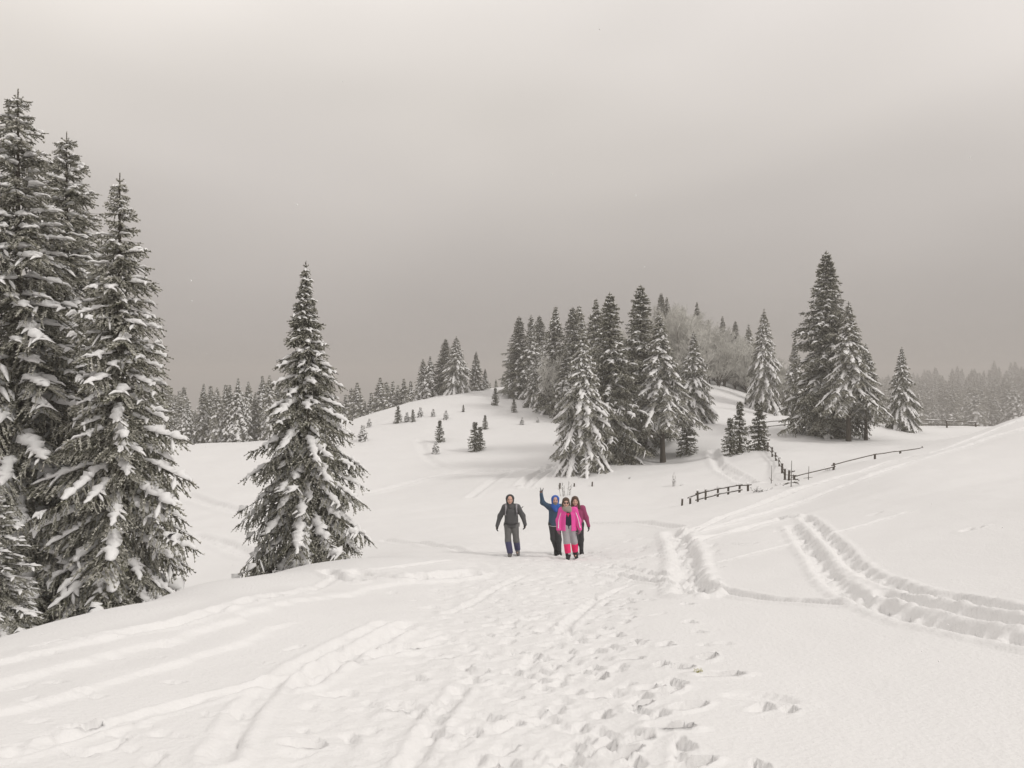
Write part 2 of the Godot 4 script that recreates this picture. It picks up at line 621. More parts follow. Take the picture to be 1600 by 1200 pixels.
func commit_ground() -> void:
	var v := PackedVector3Array()
	var nn := PackedVector3Array()
	v.resize(rows * cols)
	nn.resize(rows * cols)
	for r in rows:
		var dd := RD[r]
		for c in cols:
			v[r * cols + c] = Vector3(CU[c] * (dd + PIV), H[r * cols + c] + EYE, -dd)
	for r in rows:
		var ra := maxi(r - 1, 0) * cols
		var rb := mini(r + 1, rows - 1) * cols
		for c in cols:
			var ca := maxi(c - 1, 0)
			var cb := mini(c + 1, cols - 1)
			nn[r * cols + c] = (v[r * cols + cb] - v[r * cols + ca]).cross(v[rb + c] - v[ra + c]).normalized()
	var ix := PackedInt32Array()
	ix.resize((rows - 1) * (cols - 1) * 6)
	var k := 0
	for r in rows - 1:
		for c in cols - 1:
			var a := r * cols + c
			ix[k] = a
			ix[k + 1] = a + cols
			ix[k + 2] = a + cols + 1
			ix[k + 3] = a
			ix[k + 4] = a + cols + 1
			ix[k + 5] = a + 1
			k += 6
	var arr := []
	arr.resize(Mesh.ARRAY_MAX)
	arr[Mesh.ARRAY_VERTEX] = v
	arr[Mesh.ARRAY_NORMAL] = nn
	arr[Mesh.ARRAY_INDEX] = ix
	var m := ArrayMesh.new()
	m.add_surface_from_arrays(Mesh.PRIMITIVE_TRIANGLES, arr)
	var o := part("ground", m, M.snow, self)
	o.set_meta("kind", "structure")
	o.set_meta("label", "snow covered slope with trampled trail, ski tracks and open fields")
	print("ground ", rows, " x ", cols, " normal up ", nn[(rows / 2) * cols + cols / 2].y)


# ------------------------------------------------------------------ spruces
# gathered triangles of one mesh
class Tris:
	var v := PackedVector3Array()
	var c := PackedColorArray()
	var n := PackedVector3Array()
	func tri(a: Vector3, b: Vector3, d: Vector3, col: Color) -> void:
		v.append(a); v.append(b); v.append(d)
		c.append(col); c.append(col); c.append(col)
	func smooth(a: Vector3, b: Vector3, d: Vector3, na: Vector3, nb: Vector3, nd: Vector3, col: Color) -> void:
		tri(a, b, d, col)
		n.append(na); n.append(nb); n.append(nd)
	func mesh() -> ArrayMesh:
		var arr := []
		arr.resize(Mesh.ARRAY_MAX)
		arr[Mesh.ARRAY_VERTEX] = v
		arr[Mesh.ARRAY_COLOR] = c
		if n.size() == v.size():
			arr[Mesh.ARRAY_NORMAL] = n
		var m := ArrayMesh.new()
		m.add_surface_from_arrays(Mesh.PRIMITIVE_TRIANGLES, arr)
		return m
	func append(o: Tris, t: Transform3D) -> void:
		v.append_array(t * o.v)
		c.append_array(o.c)
		if o.n.size():
			var b := Transform3D(t.basis.orthonormalized(), Vector3.ZERO)
			n.append_array(b * o.n)


const DARK := Color(0.108, 0.107, 0.076)
const FROST := Color(0.60, 0.585, 0.53)
const TWIG := Color(0.055, 0.045, 0.034)

func needle_color(up: float, frost: float) -> Color:
	var k: float = rng.randf()
	if k < frost * (0.55 + 0.75 * up):
		return DARK.lerp(FROST, rng.randf_range(0.45, 1.0))
	return DARK * rng.randf_range(0.6, 1.6)


func twig(T: Tris, p: Vector3, dir: Vector3, L: float, step: float, size: float, frost: float, fans := 3) -> void:
	var u := dir.cross(Vector3.UP)
	if u.length() < 0.05:
		u = dir.cross(Vector3.RIGHT)
	u = u.normalized()
	var w := u.cross(dir).normalized()
	var n := maxi(int(L / step), 2)
	var sag := 0.25 * L
	var e := p + dir * L + Vector3(0, -sag, 0)
	var mid := p + dir * (L * 0.5) + Vector3(0, -sag * 0.25, 0)
	for f in [u * size * 0.28, w * size * 0.28]:      # the stalk with its closest needles
		var cc := needle_color(0.3, frost)
		T.tri(p - f, mid + f, p + f, cc)
		T.tri(p - f, mid - f, mid + f, cc)
		T.tri(mid - f, e, mid + f, needle_color(0.3, frost))
	for i in n:
		var t := (i + 0.5) / n
		var q := p + dir * (L * t) + Vector3(0, -sag * t * t, 0)
		var s := size * (1.0 - 0.45 * t) * rng.randf_range(0.75, 1.25)
		for k in fans:
			var a := rng.randf() * TAU
			var out := u * cos(a) + w * sin(a)
			var along := dir * (step * 0.62)
			T.tri(q - along, q + along * 0.8, q + along * 0.9 + out * s, needle_color(out.y, frost))


# a swept lump of snow through the points; w gives its half width at each
func snow_roll(T: Tris, pts: Array, ws: Array, flat := 0.6, sides := 6) -> void:
	var col := Color(1, 1, 1) * rng.randf_range(0.93, 1.0)
	var rings: Array = []
	for i in pts.size():
		var a: Vector3 = pts[maxi(i - 1, 0)]
		var b: Vector3 = pts[mini(i + 1, pts.size() - 1)]
		var dir := (b - a).normalized()
		var u := dir.cross(Vector3.UP)
		u = Vector3(0, 0, 1) if u.length() < 0.05 else u.normalized()
		var w := u.cross(dir).normalized()
		var ring := PackedVector3Array()
		var rn := PackedVector3Array()
		for k in sides:
			var ang := TAU * k / sides
			var cs := cos(ang)
			var sn := sin(ang)
			var r: float = ws[i] * rng.randf_range(0.78, 1.22)
			ring.append(pts[i] + u * (cs * r) + w * ((sn * (flat if sn > 0.0 else flat * 0.35) + flat * 0.25) * r))
			rn.append((u * cs + w * sn).normalized())
		rings.append([ring, rn])
	for i in pts.size() - 1:
		for k in sides:
			var k2 := (k + 1) % sides
			var A: PackedVector3Array = rings[i][0]
			var B: PackedVector3Array = rings[i + 1][0]
			var an: PackedVector3Array = rings[i][1]
			var bn: PackedVector3Array = rings[i + 1][1]
			T.smooth(A[k], B[k2], B[k], an[k], bn[k2], bn[k], col)
			T.smooth(A[k], A[k2], B[k2], an[k], an[k2], bn[k2], col)


# one bough of length L along +x: needles on one Tris, its snow on another
func bough(L: float, o: Dictionary) -> Array:
	var T := Tris.new()
	var S := Tris.new()
	var sag: float = o.sag * rng.randf_range(0.7, 1.3)
	var wob := rng.randf_range(-0.12, 0.12)
	var axis := func(t: float) -> Vector3:
		return Vector3(L * t, L * (-sag * pow(t, 1.6) + 0.16 * sag * pow(t, 5.0)), L * wob * t * t)
	var gap: float = o.gap
	var step: float = o.step
	var size: float = o.size
	var frost: float = o.frost
	# the wood
	var m := 5
	for i in m:
		var a: Vector3 = axis.call(float(i) / m)
		var b: Vector3 = axis.call(float(i + 1) / m)
		var r := 0.016 * (0.3 + L * 0.45) * (1.0 - 0.75 * i / m)
		for k in 3:
			var f := Vector3(0, sin(TAU * k / 3.0), cos(TAU * k / 3.0)) * r
			var g := Vector3(0, sin(TAU * (k + 1) / 3.0), cos(TAU * (k + 1) / 3.0)) * r
			T.tri(a + f, b + f * 0.8, b + g * 0.8, TWIG)
			T.tri(a + f, b + g * 0.8, a + g, TWIG)
	var n := maxi(int(L * 0.9 / gap), 4)
	for i in n:
		var t := 0.10 + 0.88 * (i + rng.randf() * 0.6) / n
		var p: Vector3 = axis.call(t)
		var ahead: Vector3 = (axis.call(minf(t + 0.05, 1.05)) - axis.call(t - 0.05)).normalized()
		var long: float = minf((minf(0.12, 0.3 * L) + 0.50 * L * pow(1.0 - t, 0.75)) * (0.55 + 0.45 * smoothstep(0.05, 0.35, t)), o.twig_max) * rng.randf_range(0.7, 1.2)
		for side in [-1, 1]:
			var yaw: float = rng.randf_range(0.75, 1.1) * side
			var dir := (ahead * cos(yaw) + Vector3(0, 0, 1) * sin(yaw) + Vector3(0, -o.hang * rng.randf_range(0.4, 1.2), 0)).normalized()
			twig(T, p, dir, long, step, size, frost, o.fans)
			if o.hero and long > 0.3:
				# second order twigs
				for j in 2:
					var s := rng.randf_range(0.25, 0.75)
					var d2 := (dir + Vector3(ahead.x, -0.5, rng.randf_range(-0.6, 0.6)) * 0.7).normalized()
					twig(T, p + dir * (long * s) + Vector3(0, -0.25 * long * s * s, 0), d2, long * 0.4, step, size * 0.9, frost, o.fans)
			if rng.randf() < o.twig_snow and long > 0.14:
				var pts := []
				var ws := []
				var q := 4
				var s0 := rng.randf_range(0.0, 0.3)
				var s1 := rng.randf_range(0.6, 0.95)
				for j in q:
					var s := lerpf(s0, s1, float(j) / (q - 1))
					pts.append(p + dir * (long * s) + Vector3(0, -0.25 * long * s * s + size * 0.45, 0))
					ws.append((0.012 if j == 0 or j == q - 1 else o.roll * rng.randf_range(0.35, 0.75)))
				snow_roll(S, pts, ws, 0.75, 5)
	# the tip
	twig(T, axis.call(0.9), (axis.call(1.0) - axis.call(0.9)).normalized() + Vector3(0, 0.1, 0), 0.14 * L + 0.06, step, size, frost, o.fans)
	# snow along the back of the bough, in one or two pieces
	var at := rng.randf_range(0.12, 0.3)
	while at < 0.86:
		var to := minf(at + rng.randf_range(0.22, 0.6) * o.streak, 0.97)
		var k := maxi(int((to - at) * L / (0.06 if o.hero else 0.11)), 3)
		var pts := []
		var ws := []
		for j in k + 1:
			var s := float(j) / k
			var t := lerpf(at, to, s)
			var wide: float = o.roll * (0.55 + 0.75 * minf(L, 1.8)) * pow(sin(PI * clampf(s * 0.92 + 0.04, 0, 1)), 0.55) * rng.randf_range(o.lumpy, 2.05 - o.lumpy)
			var jit := Vector3(rng.randf_range(-0.02, 0.02), size * 0.5 + rng.randf_range(-0.01, 0.02), rng.randf_range(-1, 1) * wide * 0.3)
			pts.append(axis.call(t) + jit)
			ws.append(maxf(wide, 0.012))
		ws[0] = 0.012
		ws[k] = 0.01
		snow_roll(S, pts, ws, o.flat, 7 if o.hero else 6)
		# side lobes
		for j in int((2.0 + L * 2.0) * o.lobes):
			var t := rng.randf_range(at, to)
			var sd: float = -1.0 if rng.randf() < 0.5 else 1.0
			var p: Vector3 = axis.call(t) + Vector3(0, size * 0.3, 0)
			var reach: float = o.roll * (1.6 + L) * rng.randf_range(0.5, 1.0)
			snow_roll(S, [p, p + Vector3(0.35 * reach, -0.1 * reach, 0.5 * sd * reach), p + Vector3(0.6 * reach, -0.45 * reach, sd * reach)], [o.roll * 0.7, o.roll * rng.randf_range(0.5, 0.9), 0.01], 0.7, 5)
		at = to + rng.randf_range(0.04, 0.25)
	return [T, S]


func spruce(o: Dictionary) -> Dictionary:
	# o: height, radius, bare (height of the lowest boughs), power (outline), whorl spacing, pitch low/high ...
	var Ht: float = o.height
	var R: float = o.radius
	var lengths := []
	var kinds := []
	var L: float = 0.28
	while L < R * 1.7:
		for j in (3 if o.hero else 2):
			lengths.append(L)
			kinds.append(bough(L, o))
		L *= 1.5
	lengths.append(R * 1.6)
	kinds.append(bough(R * 1.6, o))
	var T := Tris.new()
	var S := Tris.new()
	var h: float = o.bare
	var turn := 0.0
	while h < Ht * 0.965:
		var f := h / Ht
		var reach: float = R * pow(1.0 - f, o.power) * lerpf(1.0, 0.55, smoothstep(0.55, 1.0, f)) * (1.0 + o.waist * sin(f * 17.0 + o.phase)) * smoothstep(-0.10, 0.05, f - o.bare / Ht + 0.02)
		reach = maxf(reach, 0.05 + 0.10 * smoothstep(1.0, 0.9, f))
		var count := int(round(lerpf(o.count, 6.5, smoothstep(0.2, 1.0, f))))
		turn += 0.8
		reach *= rng.randf_range(1.0 - o.ragged, 1.0 + o.ragged * 0.6)
		for k in count:
			var az := turn + TAU * k / count + rng.randf_range(-0.3, 0.3)
			var len := reach * rng.randf_range(0.68, 1.14)
			if rng.randf() < 0.10:
				len *= 0.6
			var pitch: float = lerpf(o.low, o.high, pow(f, o.bend)) + rng.randf_range(-0.13, 0.13)
			len /= clampf(cos(pitch) + 0.84 * o.sag * sin(pitch), 0.56, 1.0)
			var best := 0
			var bd := 1e9
			for j in lengths.size():
				var q := absf(log(lengths[j] / len)) + rng.randf() * 0.12
				if q < bd:
					bd = q
					best = j
			var sc: float = len / lengths[best]
			var b := Basis(Vector3.UP, az) * Basis(Vector3(0, 0, 1), pitch) * Basis(Vector3(1, 0, 0), rng.randf_range(-0.25, 0.25))
			var flip := Basis.from_scale(Vector3(sc, clampf(sc, 0.8, 1.15), clampf(sc, 0.75, 1.2)))
			var tr := Transform3D(b * flip, Vector3(0, h + rng.randf_range(-0.09, 0.09), 0))
			T.append(kinds[best][0], tr)
			var burden: float = o.snow * (1.0 - 0.35 * smoothstep(0.75, 1.0, f))
			if o.has("windward"):
				burden *= clampf(0.35 + 0.9 * cos(az - o.windward), 0.12, 1.0)
			if rng.randf() < burden:
				S.append(kinds[best][1], tr)
		h += lerpf(o.space, o.space * 0.34, pow(f, 0.8)) * rng.randf_range(0.8, 1.2)
	if o.hero:      # short shoots close to the trunk
		for k in 130:
			var f := rng.randf_range(0.35, 0.96)
			var az := rng.randf() * TAU
			var sc: float = minf(0.42, 0.8 * R * (1.0 - f)) / lengths[1] * rng.randf_range(0.6, 1.1)
			T.append(kinds[k % 3][0], Transform3D(Basis(Vector3.UP, az) * Basis(Vector3(0, 0, 1), rng.randf_range(-0.2, 0.5)) * Basis.from_scale(Vector3.ONE * sc), Vector3(0, Ht * f, 0)))
	# the leader
	twig(T, Vector3(0, Ht * 0.95, 0), Vector3.UP, Ht * 0.05, o.step, o.size * 0.8, o.frost)
	for k in 4:
		var a := TAU * k / 4.0 + 0.4
		twig(T, Vector3(0, Ht * 0.968, 0), Vector3(cos(a), 0.9, sin(a)).normalized(), 0.013 * Ht, o.step, o.size * 0.8, o.frost)
	# the trunk
	var tk := Tris.new()
	var rb: float = 0.011 * Ht + 0.03
	var seg := 12
	for i in seg:
		var h0 := Ht * 0.985 * i / seg - (0.6 if i == 0 else 0.0)
		var h1 := Ht * 0.985 * (i + 1) / seg
		var r0 := rb * (1.0 - float(i) / seg) + 0.008 + (rb * 0.35 if i == 0 else 0.0)
		var r1 := rb * (1.0 - float(i + 1) / seg) + 0.008
		for k in 9:
			var a := TAU * k / 9.0
			var b := TAU * (k + 1) / 9.0
			var na := Vector3(cos(a), 0, sin(a))
			var nb := Vector3(cos(b), 0, sin(b))
			tk.smooth(na * r0 + Vector3(0, h0, 0), nb * r1 + Vector3(0, h1, 0), na * r1 + Vector3(0, h1, 0), na, nb, na, Color.WHITE)
			tk.smooth(na * r0 + Vector3(0, h0, 0), nb * r0 + Vector3(0, h0, 0), nb * r1 + Vector3(0, h1, 0), na, nb, nb, Color.WHITE)
	tri_count += (T.v.size() + S.v.size()) / 3
	print("spruce ", o.height, " crown ", T.v.size() / 3, " snow ", S.v.size() / 3)
	return {"crown": T.mesh(), "snow": S.mesh(), "trunk": tk.mesh(), "height": Ht}

var tri_count := 0
var K := {}

func opt(over: Dictionary) -> Dictionary:
	var o := {"hero": false, "height": 10.0, "radius": 2.1, "bare": 0.5, "power": 0.76, "waist": 0.07, "phase": 0.0, "count": 8.0, "space": 0.42, "low": -0.55, "high": 0.45, "bend": 1.1,
		"sag": 0.28, "gap": 0.13, "step": 0.12, "size": 0.075, "frost": 0.35, "fans": 3, "twig_max": 0.7, "hang": 0.45, "twig_snow": 0.15, "roll": 0.085, "flat": 0.6, "snow": 0.75, "streak": 1.0, "lobes": 0.6, "ragged": 0.16, "lumpy": 0.7}
	o.merge(over, true)
	return o


func make_tree_kinds() -> void:
	rng.seed = 101
	var hero := {"hero": true, "gap": 0.105, "step": 0.056, "size": 0.042, "fans": 3, "twig_max": 0.55, "roll": 0.068, "lobes": 0.7, "twig_snow": 0.06, "flat": 0.62, "lumpy": 0.5, "hang": 0.65, "streak": 1.5}
	var near := func(over: Dictionary) -> Dictionary:
		var d := hero.duplicate()
		d.merge(over, true)
		return opt(d)
	K.tall = spruce(near.call({"height": 12.2, "radius": 2.8, "bare": 0.3, "power": 0.62, "count": 8.0, "space": 0.56, "gap": 0.14, "low": -0.40, "high": 0.45, "snow": 0.9, "frost": 1.0}))
	K.slim = spruce(near.call({"height": 9.6, "radius": 1.8, "gap": 0.125, "bare": 0.25, "power": 0.62, "count": 7.5, "space": 0.44, "low": -0.45, "high": 0.40, "snow": 0.95, "frost": 0.95, "phase": 2.0, "waist": 0.1}))
	K.lone = spruce(near.call({"height": 8.3, "radius": 2.05, "bare": 0.1, "power": 0.9, "count": 9.0, "space": 0.36, "low": -0.72, "high": 0.25, "bend": 0.9, "snow": 0.95, "frost": 0.75, "phase": 1.0, "waist": 0.06, "hang": 0.6, "streak": 1.8, "lobes": 0.5, "gap": 0.15}))
	K.laden = spruce(opt({"height": 10.0, "radius": 2.9, "bare": 1.0, "low": -0.75, "high": -0.05, "sag": 0.3, "snow": 0.95, "frost": 0.85, "twig_snow": 0.2, "roll": 0.085, "count": 9.0, "streak": 1.8, "lobes": 0.4}))
	K.laden_low = spruce(opt({"height": 9.0, "radius": 2.8, "bare": 0.3, "low": -0.8, "high": 0.0, "sag": 0.3, "snow": 0.97, "frost": 0.85, "twig_snow": 0.2, "roll": 0.085, "count": 9.0, "phase": 2.5, "streak": 1.8, "lobes": 0.4}))
	K.laden_high = spruce(opt({"height": 11.0, "radius": 3.0, "bare": 3.7, "low": -0.75, "high": -0.05, "sag": 0.3, "snow": 0.95, "frost": 0.85, "twig_snow": 0.2, "roll": 0.085, "count": 9.0, "phase": 0.7, "streak": 1.8, "lobes": 0.4}))
	K.dark = spruce(opt({"height": 11.0, "radius": 2.7, "bare": 0.6, "low": -0.45, "high": 0.35, "sag": 0.22, "power": 0.68, "snow": 0.6, "frost": 0.65, "twig_snow": 0.06, "roll": 0.07, "phase": 4.0}))
	K.narrow = spruce(opt({"height": 10.5, "radius": 2.2, "bare": 0.4, "power": 0.74, "low": -0.7, "high": 0.2, "snow": 0.85, "frost": 0.8, "phase": 5.0}))
	var far := {"gap": 0.26, "step": 0.22, "size": 0.14, "fans": 2, "twig_max": 0.8, "roll": 0.12, "space": 0.6, "count": 7.0}
	var away := func(over: Dictionary) -> Dictionary:
		var d := far.duplicate()
		d.merge(over, true)
		return opt(d)
	K.far_a = spruce(away.call({"height": 10.0, "radius": 2.5, "low": -0.8, "high": 0.1, "snow": 0.85, "frost": 0.9}))
	K.far_b = spruce(away.call({"height": 11.0, "radius": 2.4, "low": -0.6, "high": 0.25, "snow": 0.75, "frost": 0.8, "phase": 3.0}))
	K.far_c = spruce(away.call({"height": 10.0, "radius": 2.7, "low": -0.9, "high": 0.0, "snow": 0.95, "frost": 0.7, "phase": 1.5, "power": 0.85}))
	K.far_white = spruce(away.call({"height": 10.0, "radius": 2.3, "low": -0.7, "high": 0.15, "snow": 0.8, "frost": 1.2, "phase": 2.2}))
	K.young = spruce(opt({"height": 2.2, "radius": 0.62, "bare": 0.12, "space": 0.2, "count": 6.0, "low": -0.1, "high": 0.6, "sag": 0.15, "snow": 0.35, "frost": 0.3, "roll": 0.05, "gap": 0.1, "step": 0.08, "size": 0.05, "twig_max": 0.25}))
	K.young_white = spruce(opt({"height": 1.8, "radius": 0.6, "bare": 0.08, "space": 0.2, "count": 7.0, "low": -0.6, "high": 0.4, "sag": 0.3, "snow": 1.0, "frost": 0.7, "roll": 0.13, "gap": 0.12, "step": 0.09, "size": 0.05, "twig_max": 0.25}))
	for k in 3:
		K["bare_%d" % k] = frosted_tree(k)
	print("tree triangles ", tri_count)


# a small broadleaf tree without leaves, every twig white with rime
func frosted_tree(k: int) -> Dictionary:
	rng.seed = 300 + k
	var T := Tris.new()
	var W := Tris.new()
	var todo := []
	var Ht := 6.0
	for j in 2 + k % 2:
		todo.append([Vector3(rng.randf_range(-0.3, 0.3), -0.3, rng.randf_range(-0.3, 0.3)), Vector3(rng.randf_range(-0.35, 0.35), 1, rng.randf_range(-0.35, 0.35)).normalized(), 2.3, 0.07, 0])
	while todo.size():
		var b: Array = todo.pop_back()
		var p: Vector3 = b[0]
		var dir: Vector3 = b[1]
		var L: float = b[2]
		var r: float = b[3]
		var lev: int = b[4]
		var bent := (dir + Vector3(rng.randf_range(-0.25, 0.25), rng.randf_range(-0.1, 0.2), rng.randf_range(-0.25, 0.25))).normalized()
		var mid := p + dir * L * 0.5
		var end := mid + bent * L * 0.5
		var col: Color = Color(0.17, 0.16, 0.14) if lev < 2 else Color(0.66, 0.65, 0.61) * rng.randf_range(0.75, 1.1)
		var into: Tris = W if lev < 2 else T
		for s in [[p, mid, r, r * 0.8], [mid, end, r * 0.8, r * 0.55]]:
			var u: Vector3 = (s[1] - s[0]).cross(Vector3(0.3, 0.5, 0.8)).normalized()
			var w: Vector3 = (s[1] - s[0]).normalized().cross(u)
			for q in 3:
				var f := u * cos(TAU * q / 3.0) + w * sin(TAU * q / 3.0)
				var g := u * cos(TAU * (q + 1) / 3.0) + w * sin(TAU * (q + 1) / 3.0)
				into.tri(s[0] + f * s[2], s[1] + f * s[3], s[1] + g * s[3], col)
				if lev < 4:
					into.tri(s[0] + f * s[2], s[1] + g * s[3], s[0] + g * s[2], col)
		if lev < 5:
			var n := 4 if lev < 4 else 3
			for j in n:
				var t := rng.randf_range(0.15, 1.0)
				var q: Vector3 = p.lerp(end, t)
				var d2 := (bent + Vector3(rng.randf_range(-1, 1), rng.randf_range(-0.25, 0.75), rng.randf_range(-1, 1)) * 0.85).normalized()
				todo.append([q, d2, L * rng.randf_range(0.5, 0.72), maxf(r * 0.55, 0.016), lev + 1])
	var top := 0.0
	for q in T.v:
		top = maxf(top, q.y)
	tri_count += T.v.size() / 3
	print("frosted ", T.v.size() / 3, " top ", top)
	return {"crown": T.mesh(), "trunk": W.mesh(), "height": top}


# sets a tree so that its foot stands at (x, d) and it is `tall` metres high
func tree(kind: String, x: float, d: float, tall: float, label: String, group := "", called := "spruce_tree", wide := 1.0, sink := 0.0, lean := 0.0) -> Node3D:
	var k: Dictionary = K[kind]
	var s: float = (tall + sink) / k.height
	var o := thing(called, label, "tree", spot(x, d) - Vector3(0, sink, 0), 0.0, group)
	o.rotation = Vector3(0, rng.randf() * TAU, lean)
	o.scale = Vector3(s * wide, s, s * wide)
	part("trunk", k.trunk, M.bark, o)
	var c := part("crown", k.crown, M.needles, o)
	if k.has("snow"):
		part("snow_cover", k.snow, M.snow_clump, c)
	return o


# the same, from the bearing of the trunk, the dip of the tip and the distance
func tree_at(kind: String, bx: float, tip: float, d: float, label: String, group := "", called := "spruce_tree", wide := 1.0, sink := 0.0, lean := 0.0) -> Node3D:
	var x := (bx - 800.0) / FOC * d
	var top := -(tip - 600.0) / FOC * d
	return tree(kind, x, d, top - ground(x, d), label, group, called, wide, sink, lean)


const NTH := ["first", "second", "third", "fourth", "fifth", "sixth", "seventh", "eighth", "ninth", "tenth", "eleventh", "twelfth", "thirteenth", "fourteenth", "fifteenth", "sixteenth", "seventeenth", "eighteenth"]

func place_in(list: Array, t: Array) -> String:      # how many-th from the left
	var k := 0
	for o in list:
		if o[0] < t[0]:
			k += 1
	return NTH[k]


func plant_trees() -> void:
	rng.seed = 55
	# the left edge of the way
	tree_at("tall", 28, 128, 18.0, "tallest spruce at the left edge, its tip highest of all trees", "", "spruce_tree", 1.12)
	tree_at("tall", 104, 196, 19.5, "tall spruce in the left cluster, between the tallest one and the slim one", "", "spruce_tree", 1.12)
	tree_at("slim", 187, 262, 17.0, "slim spruce on the right side of the left cluster, heavy snow low on its boughs", "", "spruce_tree", 1.05)
	tree_at("slim", 74, 420, 18.2, "half hidden shorter spruce filling the gap low between the tall left spruces", "", "spruce_tree", 1.25)
	tree_at("slim", -10, 740, 14.6, "low frosted spruce tucked under the left cluster at the picture edge", "", "spruce_tree", 1.7)
	tree_at("lone", 478, 402, 21.6, "lone spruce on the bank left of the walkers, drooping snowy boughs", "", "spruce_tree", 1.08)
	# the middle group on its terrace
	tree_at("laden", 911, 512, 51.5, "white laden spruce at the left front of the middle group", "", "spruce_tree", 1.1)
	tree_at("dark", 953, 453, 55.0, "tall narrow spruce in the middle group behind the white laden one", "", "spruce_tree", 1.1)
	tree_at("dark", 1001, 441, 60.0, "darkest and tallest spruce of the middle group", "", "spruce_tree", 1.15)
	tree_at("laden_high", 1036, 484, 55.8, "broad spruce of the middle group with a bare trunk foot showing", "", "spruce_tree", 1.25, 0.0, 0.03)
	tree_at("laden_low", 1084, 516, 67.0, "snow caked spruce standing apart on the right of the middle group", "", "spruce_tree", 1.1)
	tree_at("young", 1073, 648, 56.5, "small dark spruce at the foot of the broad middle spruce", "", "young_spruce", 1.3)
	# behind the middle group
	var back := "spruces behind the middle group"
	for t in [["far_b", 931, 465, 76.0, "spruce tip showing just left of the tall narrow spruce"], ["far_b", 868, 477, 82.0, "slender spruce between the left knoll cluster and the middle group"], ["dark", 895, 477, 80.0, "dark spruce tip above the white laden spruce"],
			["far_a", 905, 476, 84.0, "pale spruce beside the dark tip above the white laden spruce"], ["far_b", 884, 540, 78.0, "half hidden low spruce left of the white laden spruce"]]:
		tree_at(t[0], t[1], t[2], t[3], t[4], back, "spruce_tree", 1.2)
	# cluster on the left end of the knoll
	var knoll := "spruces clustered on the left end of the knoll"
	for t in [["dark", 811, 492, 92.0, "dark left spruce of the knoll cluster above the hillside"], ["narrow", 830, 490, 91.0, "white striped spruce in the middle of the knoll cluster"], ["dark", 843, 491, 94.0, "dark rear spruce of the knoll cluster"],
			["laden", 855, 514, 87.0, "front right spruce of the knoll cluster, hung with snow to the ground"], ["laden_low", 836, 560, 86.0, "low white spruce skirting the foot of the knoll cluster"], ["far_b", 797, 556, 101.0, "small hazy spruce left of the knoll cluster"],
			["far_a", 786, 585, 106.0, "lowest hazy spruce left of the knoll cluster"]]:
		tree_at(t[0], t[1], t[2], t[3], t[4], knoll, "spruce_tree", 1.25)
	# the brow of the sunny hillside
	var brow := "spruces on the brow of the hillside"
	for t in [["far_a", 661, 560, 99.0, "grey spruce at the left end of the hill brow"], ["far_c", 672, 556, 98.0, "second spruce from the left on the hill brow"], ["dark", 696, 528, 99.0, "dark tall spruce on the hill brow"], ["laden", 713, 524, 97.0, "broad white spruce on the hill brow beside the dark one"],
			["narrow", 744, 548, 98.0, "thin spruce right of the broad white one on the brow"], ["far_b", 758, 576, 99.0, "short spruce at the right end of the hill brow"]]:
		tree_at(t[0], t[1], t[2], t[3], t[4], brow, "spruce_tree", 1.4)
	# the right hand spruces
	tree_at("dark", 1291, 388, 60.5, "tall dark spruce of the right hand pair by the pasture", "", "spruce_tree", 1.12, 0.0, 0.0)
	tree_at("laden_high", 1326, 468, 57.0, "snow hung spruce of the right hand pair, its trunk foot bare", "", "spruce_tree", 1.18)
	tree_at("laden_high", 1353, 535, 57.8, "slighter spruce leaning against the snow hung one in the pasture", "", "spruce_tree", 1.3)
	tree_at("laden_low", 1409, 540, 67.0, "spruce behind the pasture fence, right of the right hand pair", "", "spruce_tree", 0.95)
	tree_at("laden", 1194, 480, 85.0, "tall spruce at the right end of the wooded knoll", "", "spruce_tree", 0.9)
	tree_at("far_b", 1186, 512, 90.0, "spruce half hidden behind the tall one at the knoll's right end", "", "spruce_tree", 0.9)
	tree_at("narrow", 1242, 524, 79.0, "pale spruce between the knoll and the right hand pair", "", "spruce_tree", 1.0)
	tree_at("far_b", 1262, 560, 90.0, "hazy spruce just left of the right hand pair", "", "spruce_tree", 1.0)
	# tips above the frosted wood
	for t in [["dark", 1033, 456, 112.0, "dark spruce tip on the top of the wooded knoll"], ["far_b", 1042, 463, 113.0, "smaller spruce tip beside the one on the top of the knoll"], ["far_b", 1089, 471, 116.0, "single spruce tip right of the knoll top"], ["far_b", 1107, 499, 117.0, "smallest spruce tip above the frosted wood"],
			["far_b", 1129, 493, 118.0, "spruce tip above the middle of the frosted wood"], ["dark", 1149, 500, 116.0, "dark spruce above the right half of the frosted wood"], ["far_a", 1170, 506, 108.0, "snowy spruce next to the tall one at the knoll's right end"]]:
		tree_at(t[0], t[1], t[2], t[3], t[4], "spruces rising from the frosted wood")
	# young spruces by the track
	tree_at("young", 1141, 653, 52.0, "young spruce left of two standing close beside the track", "", "young_spruce", 1.05)
	tree_at("young", 1156, 627, 52.6, "taller young spruce of two standing close beside the track", "", "young_spruce", 0.85)
	tree_at("young", 1186, 628, 53.5, "young spruce at the bend of the pasture fence", "", "young_spruce", 1.05)
